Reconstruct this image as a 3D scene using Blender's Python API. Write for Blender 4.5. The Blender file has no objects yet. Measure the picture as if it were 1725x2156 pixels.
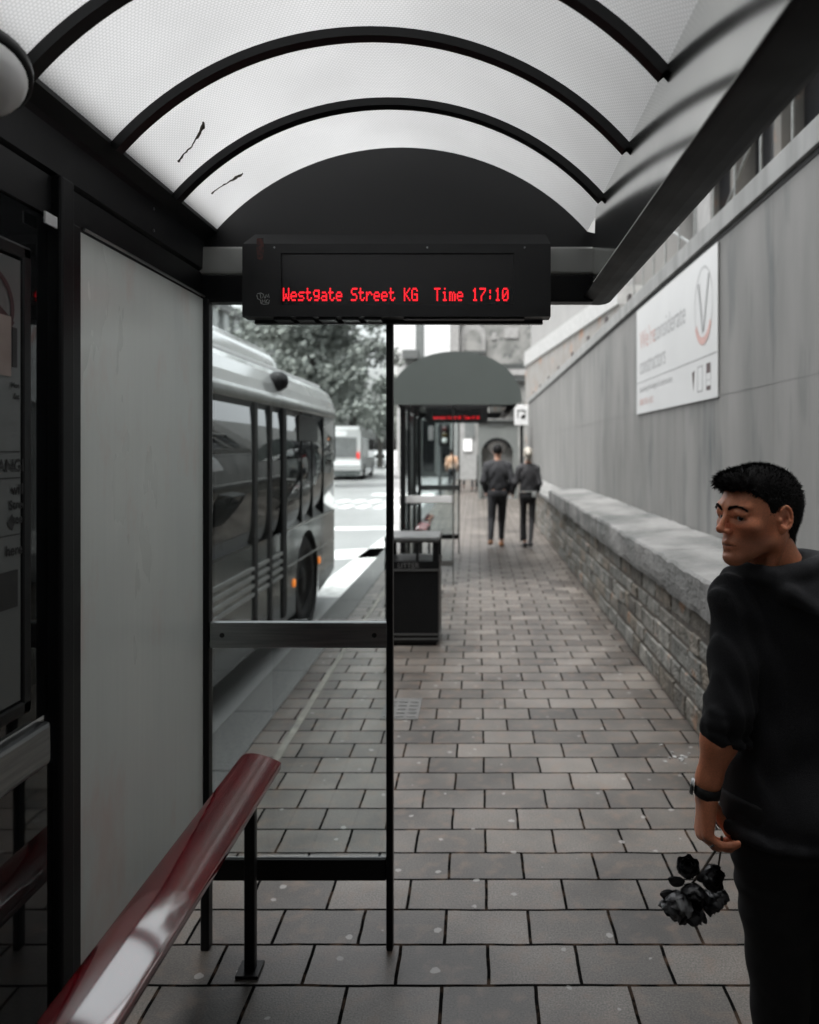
import bpy, bmesh, math, random
import numpy as np
from mathutils import Vector, Matrix
random.seed(7); np.random.seed(7)
R = math.radians
scene = bpy.context.scene
col = scene.collection

# ------------------------------------------------------------------ camera
EYE = 1.72                                     # eye height above the pavement
FPX, VX, VY = 1600.0, 1005.0, 945.0            # focal length and vanishing point, in pixels of a 1725 x 2156 view
cam_data = bpy.data.cameras.new("camera")
cam = bpy.data.objects.new("camera", cam_data); col.objects.link(cam)
cam.location = (0, 0, EYE); cam.rotation_euler = (R(90), 0, 0)
cam_data.sensor_width = 36; cam_data.lens = FPX / 2156 * 36
cam_data.shift_x = -(VX - 862.5) / 2156; cam_data.shift_y = -(1078 - VY) / 2156
cam_data.clip_start = 0.02; cam_data.clip_end = 2000
cam_data.dof.use_dof = True; cam_data.dof.focus_distance = 2.06; cam_data.dof.aperture_fstop = 2.5
scene.camera = cam

# ------------------------------------------------------------------ sky and sun (overcast)
SUN_EL, SUN_AZ = R(66), R(-150)
world = bpy.data.worlds.new("World"); scene.world = world; world.use_nodes = True
wn = world.node_tree; wn.nodes.clear()
sky = wn.nodes.new("ShaderNodeTexSky"); sky.sky_type = 'NISHITA'; sky.sun_disc = False
sky.sun_elevation = SUN_EL; sky.sun_rotation = SUN_AZ; sky.dust_density = 7.0; sky.air_density = 1.6
hs = wn.nodes.new("ShaderNodeHueSaturation"); hs.inputs['Saturation'].default_value = 0.10
bg = wn.nodes.new("ShaderNodeBackground"); bg.inputs['Strength'].default_value = 0.15
wo = wn.nodes.new("ShaderNodeOutputWorld")
wn.links.new(sky.outputs[0], hs.inputs['Color']); wn.links.new(hs.outputs[0], bg.inputs[0]); wn.links.new(bg.outputs[0], wo.inputs[0])
sl = bpy.data.lights.new("sun", 'SUN'); sl.energy = 1.0; sl.angle = R(30); sl.color = (1.0, 0.99, 0.975)
so = bpy.data.objects.new("sun", sl); col.objects.link(so)
_d = Vector((math.sin(SUN_AZ) * math.cos(SUN_EL), math.cos(SUN_AZ) * math.cos(SUN_EL), math.sin(SUN_EL)))
so.rotation_euler = _d.to_track_quat('Z', 'Y').to_euler(); so.location = (-20, 30, 40)

scene.view_settings.view_transform = 'Standard'; scene.view_settings.look = 'None'
scene.view_settings.exposure = 1.88; scene.view_settings.gamma = 1.0
try:
    scene.cycles.use_denoising = True
    scene.cycles.max_bounces = 10; scene.cycles.transparent_max_bounces = 16
    scene.cycles.diffuse_bounces = 5; scene.cycles.glossy_bounces = 5; scene.cycles.transmission_bounces = 8
    scene.cycles.sample_clamp_indirect = 6.0
    scene.cycles.caustics_reflective = False; scene.cycles.caustics_refractive = False
except Exception: pass

# ------------------------------------------------------------------ helpers
def P(X, Y, d):
    """Point at depth d seen at view pixel (X, Y)."""
    return Vector(((X - VX) / FPX * d, d, EYE - (Y - VY) / FPX * d))

def tag(o, label=None, cat=None, group=None, kind=None):
    if label: o['label'] = label
    if cat: o['category'] = cat
    if group: o['group'] = group
    if kind: o['kind'] = kind
    return o

def empty(name, loc, label, cat, group=None, kind=None):
    o = bpy.data.objects.new(name, None); col.objects.link(o)
    o.location = loc; o.empty_display_size = 0.1
    bpy.context.view_layer.update()
    return tag(o, label, cat, group, kind)

def wloc(o):
    v = Vector((0, 0, 0))
    while o is not None:
        v = v + o.location; o = o.parent
    return v

class MB:
    """Collects shapes given in world coordinates and links them as one mesh object."""
    def __init__(s): s.v = []; s.f = []; s.smooth = []
    def add(s, vs, fs, smooth=False):
        b = len(s.v); s.v += [tuple(v) for v in vs]; s.f += [tuple(i + b for i in f) for f in fs]
        s.smooth += [smooth] * len(fs); return s
    def box(s, a, b, bev=0.0):
        x0, y0, z0 = min(a[0], b[0]), min(a[1], b[1]), min(a[2], b[2]); x1, y1, z1 = max(a[0], b[0]), max(a[1], b[1]), max(a[2], b[2])
        if bev <= 0:
            return s.add([(x0,y0,z0),(x1,y0,z0),(x1,y1,z0),(x0,y1,z0),(x0,y0,z1),(x1,y0,z1),(x1,y1,z1),(x0,y1,z1)],
                         [(0,3,2,1),(4,5,6,7),(0,1,5,4),(1,2,6,5),(2,3,7,6),(3,0,4,7)])
        bm = bmesh.new(); bmesh.ops.create_cube(bm, size=1)
        for v in bm.verts: v.co = Vector(((x0+x1)/2+v.co.x*(x1-x0), (y0+y1)/2+v.co.y*(y1-y0), (z0+z1)/2+v.co.z*(z1-z0)))
        bev = min(bev, (x1-x0)*.49, (y1-y0)*.49, (z1-z0)*.49)
        bmesh.ops.bevel(bm, geom=bm.edges[:], offset=bev, segments=2, affect='EDGES', profile=0.5)
        return s.frombm(bm)
    def frombm(s, bm, smooth=False):
        bm.verts.index_update()
        s.add([v.co.copy() for v in bm.verts], [[v.index for v in f.verts] for f in bm.faces], smooth); bm.free(); return s
    def prism(s, poly, axis, a, b, smooth=False):
        """poly: 2-D outline; axis 'x','y','z' is the extrusion axis from a to b."""
        n = len(poly)
        def mk(p, t):
            return {'y': (p[0], t, p[1]), 'x': (t, p[0], p[1]), 'z': (p[0], p[1], t)}[axis]
        vs = [mk(p, a) for p in poly] + [mk(p, b) for p in poly]
        b0 = len(s.v); s.v += vs
        fs = [tuple(range(n)), tuple(range(2*n-1, n-1, -1))]
        s.f += [tuple(i+b0 for i in f) for f in fs]; s.smooth += [False]*2
        sd = [(i, i+n, (i+1) % n + n, (i+1) % n) for i in range(n)]
        s.f += [tuple(i+b0 for i in f) for f in sd]; s.smooth += [smooth]*n
        return s
    def tube(s, pts, r, n=8, cap=True):
        pts = [Vector(p) for p in pts]; rs = r if isinstance(r, (list, tuple)) else [r]*len(pts)
        rings = []; up = None
        for i, p in enumerate(pts):
            t = (pts[min(i+1, len(pts)-1)] - pts[max(i-1, 0)]).normalized()
            if up is None or abs(up.dot(t)) > .95: up = Vector((0,0,1)) if abs(t.z) < .9 else Vector((1,0,0))
            a = t.cross(up).normalized(); b = a.cross(t).normalized(); up = b
            rings.append([p + (a*math.cos(q) + b*math.sin(q))*rs[i] for q in [2*math.pi*k/n for k in range(n)]])
        vs = [v for rg in rings for v in rg]; fs = []
        for i in range(len(pts)-1):
            for k in range(n): fs.append((i*n+k, i*n+(k+1)%n, (i+1)*n+(k+1)%n, (i+1)*n+k))
        s.add(vs, fs, True)
        if cap:
            b = len(s.v); s.add(rings[0], [tuple(range(n-1,-1,-1))]); s.add(rings[-1], [tuple(range(n))])
        return s
    def quad(s, a, b, c, d, smooth=False): return s.add([a, b, c, d], [(0,1,2,3)], smooth)
    def disc(s, c, nrm, r, n=20, ry=None):
        nrm = Vector(nrm).normalized(); u = nrm.orthogonal().normalized() if abs(nrm.z) > .9 else Vector((0,0,1)).cross(nrm).normalized()
        w = nrm.cross(u); c = Vector(c); ry = ry or r
        return s.add([c + u*r*math.cos(2*math.pi*k/n) + w*ry*math.sin(2*math.pi*k/n) for k in range(n)], [tuple(range(n))])
    def ball(s, c, r, n=12, m=8, sc=(1,1,1)):
        bm = bmesh.new(); bmesh.ops.create_uvsphere(bm, u_segments=n, v_segments=m, radius=r)
        for v in bm.verts: v.co = Vector((v.co.x*sc[0], v.co.y*sc[1], v.co.z*sc[2])) + Vector(c)
        return s.frombm(bm, True)
    def build(s, name, m, parent=None, **kw):
        off = wloc(parent) if parent is not None else Vector((0,0,0))
        me = bpy.data.meshes.new(name)
        me.from_pydata([tuple(Vector(v) - off) for v in s.v], [], s.f); me.validate()
        if len(me.polygons) == len(s.smooth): me.polygons.foreach_set('use_smooth', s.smooth)
        me.materials.append(m); me.update()
        o = bpy.data.objects.new(name, me); col.objects.link(o)
        if parent is not None: o.parent = parent
        return tag(o, **kw)

def based(o, base):
    """Moves a top-level mesh object's origin to BASE."""
    base = Vector(base); o.data.transform(Matrix.Translation(-base)); o.location = base; return o

# ------------------------------------------------------------------ materials
def mat(name, c, rough=.5, metal=0., c2=None, nscale=6., stretch=(1,1,1), contrast=(.35,.65), bump=0., bscale=60., ior=1.5, spec=None, coat=0., emis=None, rvar=0., detail=6., spots=None):
    m = bpy.data.materials.new(name); m.use_nodes = True; nt = m.node_tree; N = nt.nodes; L = nt.links
    b = N['Principled BSDF']; b.inputs['Roughness'].default_value = rough; b.inputs['Metallic'].default_value = metal
    b.inputs['IOR'].default_value = ior; b.inputs['Coat Weight'].default_value = coat
    if coat: b.inputs['Coat Roughness'].default_value = .06
    if spec is not None: b.inputs['Specular IOR Level'].default_value = spec
    c = tuple(c) + (1,) if len(c) == 3 else c
    b.inputs['Base Color'].default_value = c
    g = N.new('ShaderNodeNewGeometry'); mp = N.new('ShaderNodeMapping'); mp.inputs['Scale'].default_value = stretch
    L.new(g.outputs['Position'], mp.inputs['Vector'])
    n = N.new('ShaderNodeTexNoise'); n.inputs['Scale'].default_value = nscale; n.inputs['Detail'].default_value = detail
    L.new(mp.outputs[0], n.inputs['Vector'])
    mr = N.new('ShaderNodeMapRange'); mr.inputs[1].default_value = contrast[0]; mr.inputs[2].default_value = contrast[1]
    L.new(n.outputs['Fac'], mr.inputs[0])
    if c2 is None: c2 = tuple(x*.8 for x in c[:3])
    mx = N.new('ShaderNodeMix'); mx.data_type = 'RGBA'
    L.new(mr.outputs[0], mx.inputs[0]); mx.inputs[6].default_value = c; mx.inputs[7].default_value = tuple(c2[:3]) + (1,)
    out = mx.outputs[2]
    if spots:                                           # (colour, scale, threshold, width)
        sn = N.new('ShaderNodeTexNoise'); sn.inputs['Scale'].default_value = spots[1]; sn.inputs['Detail'].default_value = 5; L.new(mp.outputs[0], sn.inputs['Vector'])
        sr = N.new('ShaderNodeMapRange'); sr.inputs[1].default_value = spots[2]; sr.inputs[2].default_value = spots[2]+spots[3]; L.new(sn.outputs['Fac'], sr.inputs[0])
        m2 = N.new('ShaderNodeMix'); m2.data_type = 'RGBA'; L.new(sr.outputs[0], m2.inputs[0]); L.new(out, m2.inputs[6]); m2.inputs[7].default_value = tuple(spots[0]) + (1,)
        out = m2.outputs[2]
    L.new(out, b.inputs['Base Color'])
    if rvar:
        r2 = N.new('ShaderNodeMapRange'); r2.inputs[3].default_value = rough; r2.inputs[4].default_value = rough + rvar
        L.new(n.outputs['Fac'], r2.inputs[0]); L.new(r2.outputs[0], b.inputs['Roughness'])
    if bump:
        n2 = N.new('ShaderNodeTexNoise'); n2.inputs['Scale'].default_value = bscale; n2.inputs['Detail'].default_value = 5
        L.new(mp.outputs[0], n2.inputs['Vector'])
        bp = N.new('ShaderNodeBump'); bp.inputs['Strength'].default_value = bump; bp.inputs['Distance'].default_value = .02
        L.new(n2.outputs['Fac'], bp.inputs['Height']); L.new(bp.outputs[0], b.inputs['Normal'])
    if emis:
        b.inputs['Emission Color'].default_value = tuple(emis[0]) + (1,); b.inputs['Emission Strength'].default_value = emis[1]
    return m

def glass_mat(name, tint=(.9,.93,.93), refl_ior=1.5, rough=.01):
    m = bpy.data.materials.new(name); m.use_nodes = True; nt = m.node_tree; N = nt.nodes; L = nt.links
    N.remove(N['Principled BSDF']); out = N['Material Output']
    t = N.new('ShaderNodeBsdfTransparent'); t.inputs[0].default_value = tuple(tint) + (1,)
    gl = N.new('ShaderNodeBsdfGlossy'); gl.inputs['Roughness'].default_value = rough
    fr = N.new('ShaderNodeFresnel'); gg = N.new('ShaderNodeNewGeometry'); mi = N.new('ShaderNodeMapRange'); mi.inputs[3].default_value = refl_ior; mi.inputs[4].default_value = 1/refl_ior; L.new(gg.outputs['Backfacing'], mi.inputs[0]); L.new(mi.outputs[0], fr.inputs[0])
    mx = N.new('ShaderNodeMixShader'); L.new(fr.outputs[0], mx.inputs[0]); L.new(t.outputs[0], mx.inputs[1]); L.new(gl.outputs[0], mx.inputs[2])
    L.new(mx.outputs[0], out.inputs[0]); return m

def roof_mat():
    m = bpy.data.materials.new('frosted_polycarbonate'); m.use_nodes = True; nt = m.node_tree; N = nt.nodes; L = nt.links
    N.remove(N['Principled BSDF']); out = N['Material Output']
    uv = N.new('ShaderNodeUVMap'); uv.uv_map = 'UVMap'
    br = N.new('ShaderNodeTexBrick'); br.inputs['Scale'].default_value = 1; br.inputs['Brick Width'].default_value = .009; br.inputs['Row Height'].default_value = .008
    br.inputs['Mortar Size'].default_value = .0022; br.inputs['Mortar Smooth'].default_value = 1.0
    br.inputs['Color1'].default_value = (1,1,1,1); br.inputs['Color2'].default_value = (.97,.97,.97,1); br.inputs['Mortar'].default_value = (.62,.63,.63,1)
    L.new(uv.outputs[0], br.inputs['Vector'])
    no = N.new('ShaderNodeTexNoise'); no.inputs['Scale'].default_value = 3.2; no.inputs['Detail'].default_value = 5; L.new(uv.outputs[0], no.inputs['Vector'])
    mr = N.new('ShaderNodeMapRange'); mr.inputs[1].default_value = .35; mr.inputs[2].default_value = .7; mr.inputs[3].default_value = .45; mr.inputs[4].default_value = .39; L.new(no.outputs['Fac'], mr.inputs[0])
    mx = N.new('ShaderNodeMix'); mx.data_type = 'RGBA'; mx.blend_type = 'MULTIPLY'; mx.inputs[0].default_value = 1
    L.new(br.outputs['Color'], mx.inputs[6]); L.new(mr.outputs[0], mx.inputs[7])
    t = N.new('ShaderNodeBsdfTranslucent'); L.new(mx.outputs[2], t.inputs[0])
    d = N.new('ShaderNodeBsdfDiffuse'); d.inputs[0].default_value = (.30,.31,.31,1)
    ad = N.new('ShaderNodeAddShader'); L.new(t.outputs[0], ad.inputs[0]); L.new(d.outputs[0], ad.inputs[1])
    L.new(ad.outputs[0], out.inputs[0]); return m

M = {}
M['black'] = mat('black_painted_metal', (.003,.0034,.004), .36, c2=(.0045,.005,.0057), nscale=4, rvar=.15, spec=.28)
M['dark'] = mat('charcoal_painted_metal', (.0035,.004,.0047), .38, c2=(.0055,.006,.007), nscale=3, rvar=.2, spec=.25)
M['gable'] = mat('charcoal_sheet', (.004,.0045,.0055), .45, c2=(.005,.0055,.0065), nscale=2)
M['fascia'] = mat('polished_gutter_steel', (.72,.73,.71), .07, 1.0, c2=(.64,.65,.64), nscale=3, rvar=.08)
M['steel'] = mat('brushed_steel', (.30,.31,.31), .28, .9, c2=(.22,.23,.235), nscale=5, stretch=(1,1,20))
M['plate'] = mat('grey_end_plate', (.42,.43,.41), .4, .3, c2=(.36,.37,.355), nscale=6, spots=((.42,.33,.27), 9, .66, .08))
M['panel'] = mat('scuffed_grey_panel', (.72,.735,.71), .22, 0, c2=(.60,.63,.615), nscale=2.2, stretch=(1,1,.35), rvar=.14, ior=1.8, spots=((.40,.42,.41), 3.0, .60, .25))
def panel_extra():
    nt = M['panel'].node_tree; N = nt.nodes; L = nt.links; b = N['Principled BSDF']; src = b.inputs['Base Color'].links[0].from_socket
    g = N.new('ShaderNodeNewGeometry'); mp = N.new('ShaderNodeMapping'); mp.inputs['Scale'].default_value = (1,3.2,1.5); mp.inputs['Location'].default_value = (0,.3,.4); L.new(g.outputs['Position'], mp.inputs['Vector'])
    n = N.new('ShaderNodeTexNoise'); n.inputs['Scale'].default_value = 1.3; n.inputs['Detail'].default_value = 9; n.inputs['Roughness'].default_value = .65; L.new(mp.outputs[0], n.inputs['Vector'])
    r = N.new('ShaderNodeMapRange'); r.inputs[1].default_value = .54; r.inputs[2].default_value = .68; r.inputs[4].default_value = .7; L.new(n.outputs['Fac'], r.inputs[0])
    m = N.new('ShaderNodeMix'); m.data_type = 'RGBA'; L.new(r.outputs[0], m.inputs[0]); L.new(src, m.inputs[6]); m.inputs[7].default_value = (.60,.42,.37,1)  # pink blotches: stains, and the bench's red reflection put into the colour
    # fine vertical scuffs
    m2 = N.new('ShaderNodeMapping'); m2.inputs['Scale'].default_value = (1,60,2.5); L.new(g.outputs['Position'], m2.inputs['Vector'])
    n2 = N.new('ShaderNodeTexNoise'); n2.inputs['Scale'].default_value = 1; n2.inputs['Detail'].default_value = 4; L.new(m2.outputs[0], n2.inputs['Vector'])
    r2 = N.new('ShaderNodeMapRange'); r2.inputs[1].default_value = .35; r2.inputs[2].default_value = .7; r2.inputs[3].default_value = .955; r2.inputs[4].default_value = 1.02; L.new(n2.outputs['Fac'], r2.inputs[0])
    m3 = N.new('ShaderNodeMix'); m3.data_type = 'RGBA'; m3.blend_type = 'MULTIPLY'; m3.inputs[0].default_value = 1; L.new(m.outputs[2], m3.inputs[6]); L.new(r2.outputs[0], m3.inputs[7]); L.new(m3.outputs[2], b.inputs['Base Color'])
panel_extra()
def frosted():
    nt = M['panel'].node_tree; N = nt.nodes; L = nt.links; b = N['Principled BSDF']; out = N['Material Output']
    t = N.new('ShaderNodeBsdfTranslucent'); t.inputs[0].default_value = (.88,.90,.88,1); mx = N.new('ShaderNodeMixShader'); mx.inputs[0].default_value = .42
    L.new(b.outputs[0], mx.inputs[1]); L.new(t.outputs[0], mx.inputs[2]); L.new(mx.outputs[0], out.inputs[0])
frosted()
M['dglass'] = mat('dark_backed_glass', (.008,.009,.010), .03, ior=1.55)
M['glass'] = glass_mat('clear_glass')
M['roof'] = roof_mat()
M['red'] = mat('glossy_red_enamel', (.24,.008,.015), .10, c2=(.15,.006,.011), nscale=5, ior=3.3, rvar=.05, spots=((.03,.006,.008), 7, .66, .05))
M['rubber'] = mat('black_rubber', (.012,.012,.013), .7)
M['white'] = mat('white_paint', (.75,.76,.76), .4, c2=(.70,.71,.71))
M['paper'] = mat('poster_paper', (.14,.152,.15), .35, c2=(.12,.13,.128))
M['pink'] = mat('pale_pink_paper', (.25,.19,.17), .5, c2=(.36,.3,.27))
M['ink'] = mat('black_ink', (.012,.012,.013), .5)
M['maroon'] = mat('maroon_ink', (.05,.012,.014), .5)
M['beam'] = mat('glossy_black_beam', (.0035,.004,.0045), .42, c2=(.006,.0065,.0075), nscale=9, rvar=.2, spec=.10)
M['led'] = mat('red_led', (.02,.0,.0), .5, emis=((.92,.012,.022), .5))
M['lens'] = mat('dark_screen', (.006,.006,.007), .25)
# ------------------------------------------------------------------ ground, pavement, kerb
def paving_mat():
    m = bpy.data.materials.new('concrete_setts'); m.use_nodes = True; nt = m.node_tree; N = nt.nodes; L = nt.links
    b = N['Principled BSDF']
    g = N.new('ShaderNodeNewGeometry'); mp = N.new('ShaderNodeMapping'); mp.inputs['Location'].default_value = (.107, -.042, 0)
    L.new(g.outputs['Position'], mp.inputs['Vector'])
    wob = N.new('ShaderNodeTexNoise'); wob.inputs['Scale'].default_value = 5; L.new(mp.outputs[0], wob.inputs['Vector'])
    wa = N.new('ShaderNodeVectorMath'); wa.operation = 'MULTIPLY_ADD'; wa.inputs[1].default_value = (.013,.013,0); L.new(wob.outputs['Color'], wa.inputs[0]); L.new(mp.outputs[0], wa.inputs[2])
    br = N.new('ShaderNodeTexBrick'); br.inputs['Scale'].default_value = 1; br.inputs['Brick Width'].default_value = .3; br.inputs['Row Height'].default_value = .2
    br.inputs['Mortar Size'].default_value = .0062; br.inputs['Mortar Smooth'].default_value = .3; br.inputs['Bias'].default_value = 0
    br.inputs['Color1'].default_value = (.052,.047,.042,1); br.inputs['Color2'].default_value = (.128,.116,.103,1); br.inputs['Mortar'].default_value = (.006,.006,.006,1)
    L.new(wa.outputs[0], br.inputs['Vector'])
    n1 = N.new('ShaderNodeTexNoise'); n1.inputs['Scale'].default_value = 2.2; n1.inputs['Detail'].default_value = 6; L.new(mp.outputs[0], n1.inputs['Vector'])
    n2 = N.new('ShaderNodeTexNoise'); n2.inputs['Scale'].default_value = 160; n2.inputs['Detail'].default_value = 4; L.new(mp.outputs[0], n2.inputs['Vector'])
    r1 = N.new('ShaderNodeMapRange'); r1.inputs[1].default_value = .3; r1.inputs[2].default_value = .7; r1.inputs[3].default_value = .5; r1.inputs[4].default_value = 1.25; L.new(n1.outputs['Fac'], r1.inputs[0])
    r2 = N.new('ShaderNodeMapRange'); r2.inputs[1].default_value = .3; r2.inputs[2].default_value = .7; r2.inputs[3].default_value = .55; r2.inputs[4].default_value = 1.5; L.new(n2.outputs['Fac'], r2.inputs[0])
    mm = N.new('ShaderNodeMath'); mm.operation = 'MULTIPLY'; L.new(r1.outputs[0], mm.inputs[0]); L.new(r2.outputs[0], mm.inputs[1])
    mx = N.new('ShaderNodeMix'); mx.data_type = 'RGBA'; mx.blend_type = 'MULTIPLY'; mx.inputs[0].default_value = 1; L.new(br.outputs['Color'], mx.inputs[6]); L.new(mm.outputs[0], mx.inputs[7])
    # warm rusty mottling
    n3 = N.new('ShaderNodeTexNoise'); n3.inputs['Scale'].default_value = 14; n3.inputs['Detail'].default_value = 8; L.new(mp.outputs[0], n3.inputs['Vector'])
    r3 = N.new('ShaderNodeMapRange'); r3.inputs[1].default_value = .50; r3.inputs[2].default_value = .75; r3.inputs[4].default_value = .5; L.new(n3.outputs['Fac'], r3.inputs[0])
    m3 = N.new('ShaderNodeMix'); m3.data_type = 'RGBA'; L.new(r3.outputs[0], m3.inputs[0]); L.new(mx.outputs[2], m3.inputs[6]); m3.inputs[7].default_value = (.15,.102,.074,1)
    # pale trodden gum: warped cells
    vw = N.new('ShaderNodeVectorMath'); vw.operation = 'MULTIPLY_ADD'; vw.inputs[1].default_value = (.05,.05,0); L.new(n1.outputs['Color'], vw.inputs[0]); L.new(mp.outputs[0], vw.inputs[2])
    nw = N.new('ShaderNodeTexNoise'); nw.inputs['Scale'].default_value = 40; L.new(mp.outputs[0], nw.inputs['Vector'])
    vw2 = N.new('ShaderNodeVectorMath'); vw2.operation = 'MULTIPLY_ADD'; vw2.inputs[1].default_value = (.018,.018,0); L.new(nw.outputs['Color'], vw2.inputs[0]); L.new(vw.outputs[0], vw2.inputs[2])
    vo = N.new('ShaderNodeTexVoronoi'); vo.voronoi_dimensions = '2D'; vo.inputs['Scale'].default_value = 6.5; L.new(vw2.outputs[0], vo.inputs['Vector'])
    sx = N.new('ShaderNodeSeparateColor'); L.new(vo.outputs['Color'], sx.inputs[0])
    rr = N.new('ShaderNodeMapRange'); rr.inputs[1].default_value = .45; rr.inputs[2].default_value = 1; rr.inputs[3].default_value = -.02; rr.inputs[4].default_value = .105; L.new(sx.outputs[0], rr.inputs[0])
    lt = N.new('ShaderNodeMath'); lt.operation = 'SUBTRACT'; L.new(rr.outputs[0], lt.inputs[0]); L.new(vo.outputs['Distance'], lt.inputs[1])
    rs = N.new('ShaderNodeMapRange'); rs.inputs[1].default_value = 0; rs.inputs[2].default_value = .02; rs.inputs[4].default_value = .75; L.new(lt.outputs[0], rs.inputs[0])
    m4 = N.new('ShaderNodeMix'); m4.data_type = 'RGBA'; L.new(rs.outputs[0], m4.inputs[0]); L.new(m3.outputs[2], m4.inputs[6]); m4.inputs[7].default_value = (.26,.255,.245,1)
    L.new(m4.outputs[2], b.inputs['Base Color'])
    rj = N.new('ShaderNodeMapRange'); rj.inputs[3].default_value = .40; rj.inputs[4].default_value = 1.0; L.new(br.outputs['Fac'], rj.inputs[0]); L.new(rj.outputs[0], b.inputs['Roughness'])
    sj = N.new('ShaderNodeMapRange'); sj.inputs[3].default_value = .5; sj.inputs[4].default_value = .0; L.new(br.outputs['Fac'], sj.inputs[0]); L.new(sj.outputs[0], b.inputs['Specular IOR Level'])
    inv = N.new('ShaderNodeMath'); inv.operation = 'MULTIPLY_ADD'; inv.inputs[1].default_value = -1; inv.inputs[2].default_value = 1; L.new(br.outputs['Fac'], inv.inputs[0])
    ha = N.new('ShaderNodeMath'); ha.operation = 'MULTIPLY_ADD'; ha.inputs[1].default_value = .15; L.new(n2.outputs['Fac'], ha.inputs[0]); L.new(inv.outputs[0], ha.inputs[2])
    bp = N.new('ShaderNodeBump'); bp.inputs['Strength'].default_value = .8; bp.inputs['Distance'].default_value = .006; L.new(ha.outputs[0], bp.inputs['Height']); L.new(bp.outputs[0], b.inputs['Normal'])
    return m
M['paving'] = paving_mat()
M['asphalt'] = mat('asphalt', (.20,.202,.20), .45, c2=(.26,.262,.26), nscale=.5, bump=.2, bscale=120, stretch=(1,.5,1))
M['granite'] = mat('granite_kerb', (.07,.072,.071), .7, c2=(.11,.11,.107), nscale=40, bump=.3, bscale=150)
M['paint'] = mat('worn_road_paint', (.75,.75,.73), .6, c2=(.5,.5,.49), nscale=9)
M['paleline'] = mat('worn_yellow_paint', (.17,.165,.14), .6, c2=(.10,.096,.085), nscale=9)
KX0, KX1, WALLX = -1.60, -1.31, 1.30

MB().add([(-600,-400,-.12),(600,-400,-.12),(600,900,-.12),(-600,900,-.12)], [(0,1,2,3)]).build('ground', M['asphalt'], kind='structure', label='grey asphalt road surface beside the pavement')
MB().box((KX1,-8,-.119),(WALLX+.9,60,0)).build('pavement', M['paving'], kind='structure', label='grey concrete block pavement with dark joints')
k = MB(); y = -6.0
while y < 60:
    k.box((KX0, y, -.118), (KX1-.004, y+.91, .002), .012); y += .915
k.build('kerb', M['granite'], kind='structure', label='granite kerb stones along the pavement edge')
s = MB(); n = 60
for i in range(n):
    y0 = 2 + i*.5; w = .022
    cx = lambda y: -1.115 + .02*math.sin(y*.7)
    s.quad((cx(y0)-w,y0,.004),(cx(y0)+w,y0,.004),(cx(y0+.5)+w,y0+.5,.004),(cx(y0+.5)-w,y0+.5,.004))
s.build('painted_line', M['paleline'], kind='structure', label='worn pale line painted along the pavement')
mk = MB()
def mark(pts): mk.add([(p[0],p[1],-.116) for p in pts], [tuple(range(len(pts)))])
mark([(-2.15,9.4),(-1.62,9.4),(-1.62,17),(-1.9,17)])
mark([(-2.7,12.5),(-1.62,12.9),(-1.62,14.2),(-2.9,13.6)])
mark([(-3.9,17),(-1.9,17.4),(-1.9,18.0),(-3.9,17.7)])
for i in range(6):
    for j in range(2): mark([(-4.9+i*.55,23.5+j*2.6),(-4.6+i*.55,23.4+j*2.6),(-4.5+i*.55,24.7+j*2.6),(-4.8+i*.55,24.8+j*2.6)])
mark([(-6.6,27),(-6.35,27),(-7.6,37),(-7.9,37)])
mark([(-4.2,30),(-1.7,30),(-1.7,31),(-4.2,31)])
mk.build('road_marking', M['paint'], kind='structure', label='white road markings beyond the dark bus')
MB().box((-40,-40,-.119),(-11.5,120,.0)).build('far_pavement', mat('far_paving',(.3,.3,.29),.7), kind='structure', label='pale pavement across the road')
c = MB().box((-.62,4.82,.001),(-.375,5.22,.007),.002)
for i in range(5):
    for j in range(3): c.box((-.60+j*.075,4.85+i*.07,.006),(-.545+j*.075,4.89+i*.07,.011))
based(c.build('utility_cover', mat('worn_iron',(.09,.09,.088),.5,.3,c2=(.13,.13,.125),nscale=30), label='small iron utility cover set in the pavement blocks', cat='cover'), (-.5,5.02,0))
lt = MB(); rl = random.Random(4)
for i in range(16):
    x, y = rl.gauss(1.10,.07), rl.gauss(4.22,.16); r = rl.uniform(.006,.016)
    if x > 1.24: continue
    n = 6; ring = [(x+r*rl.uniform(.6,1.2)*math.cos(2*math.pi*k/n), y+r*rl.uniform(.6,1.2)*math.sin(2*math.pi*k/n)) for k in range(n)]
    lt.prism(ring, 'z', .0012, .0012+rl.uniform(.002,.006))
lt.build('litter', mat('pale_scrap',(.24,.24,.235),.7), kind='stuff', label='small pale scraps of litter on the paving by the wall foot', cat='litter')
# ------------------------------------------------------------------ bus shelters
XL, XR, ZS, ZC = -.892, .37, 2.458, 2.743
_half = (XR-XL)/2; _rise = ZC-ZS; AR = (_half**2+_rise**2)/(2*_rise); ACX = (XL+XR)/2; ACZ = ZC-AR; AANG = math.asin(_half/AR)
def arc(t, dr=0.):            # t in -1..1
    a = t*AANG; return (ACX+(AR+dr)*math.sin(a), ACZ+(AR+dr)*math.cos(a))

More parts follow.
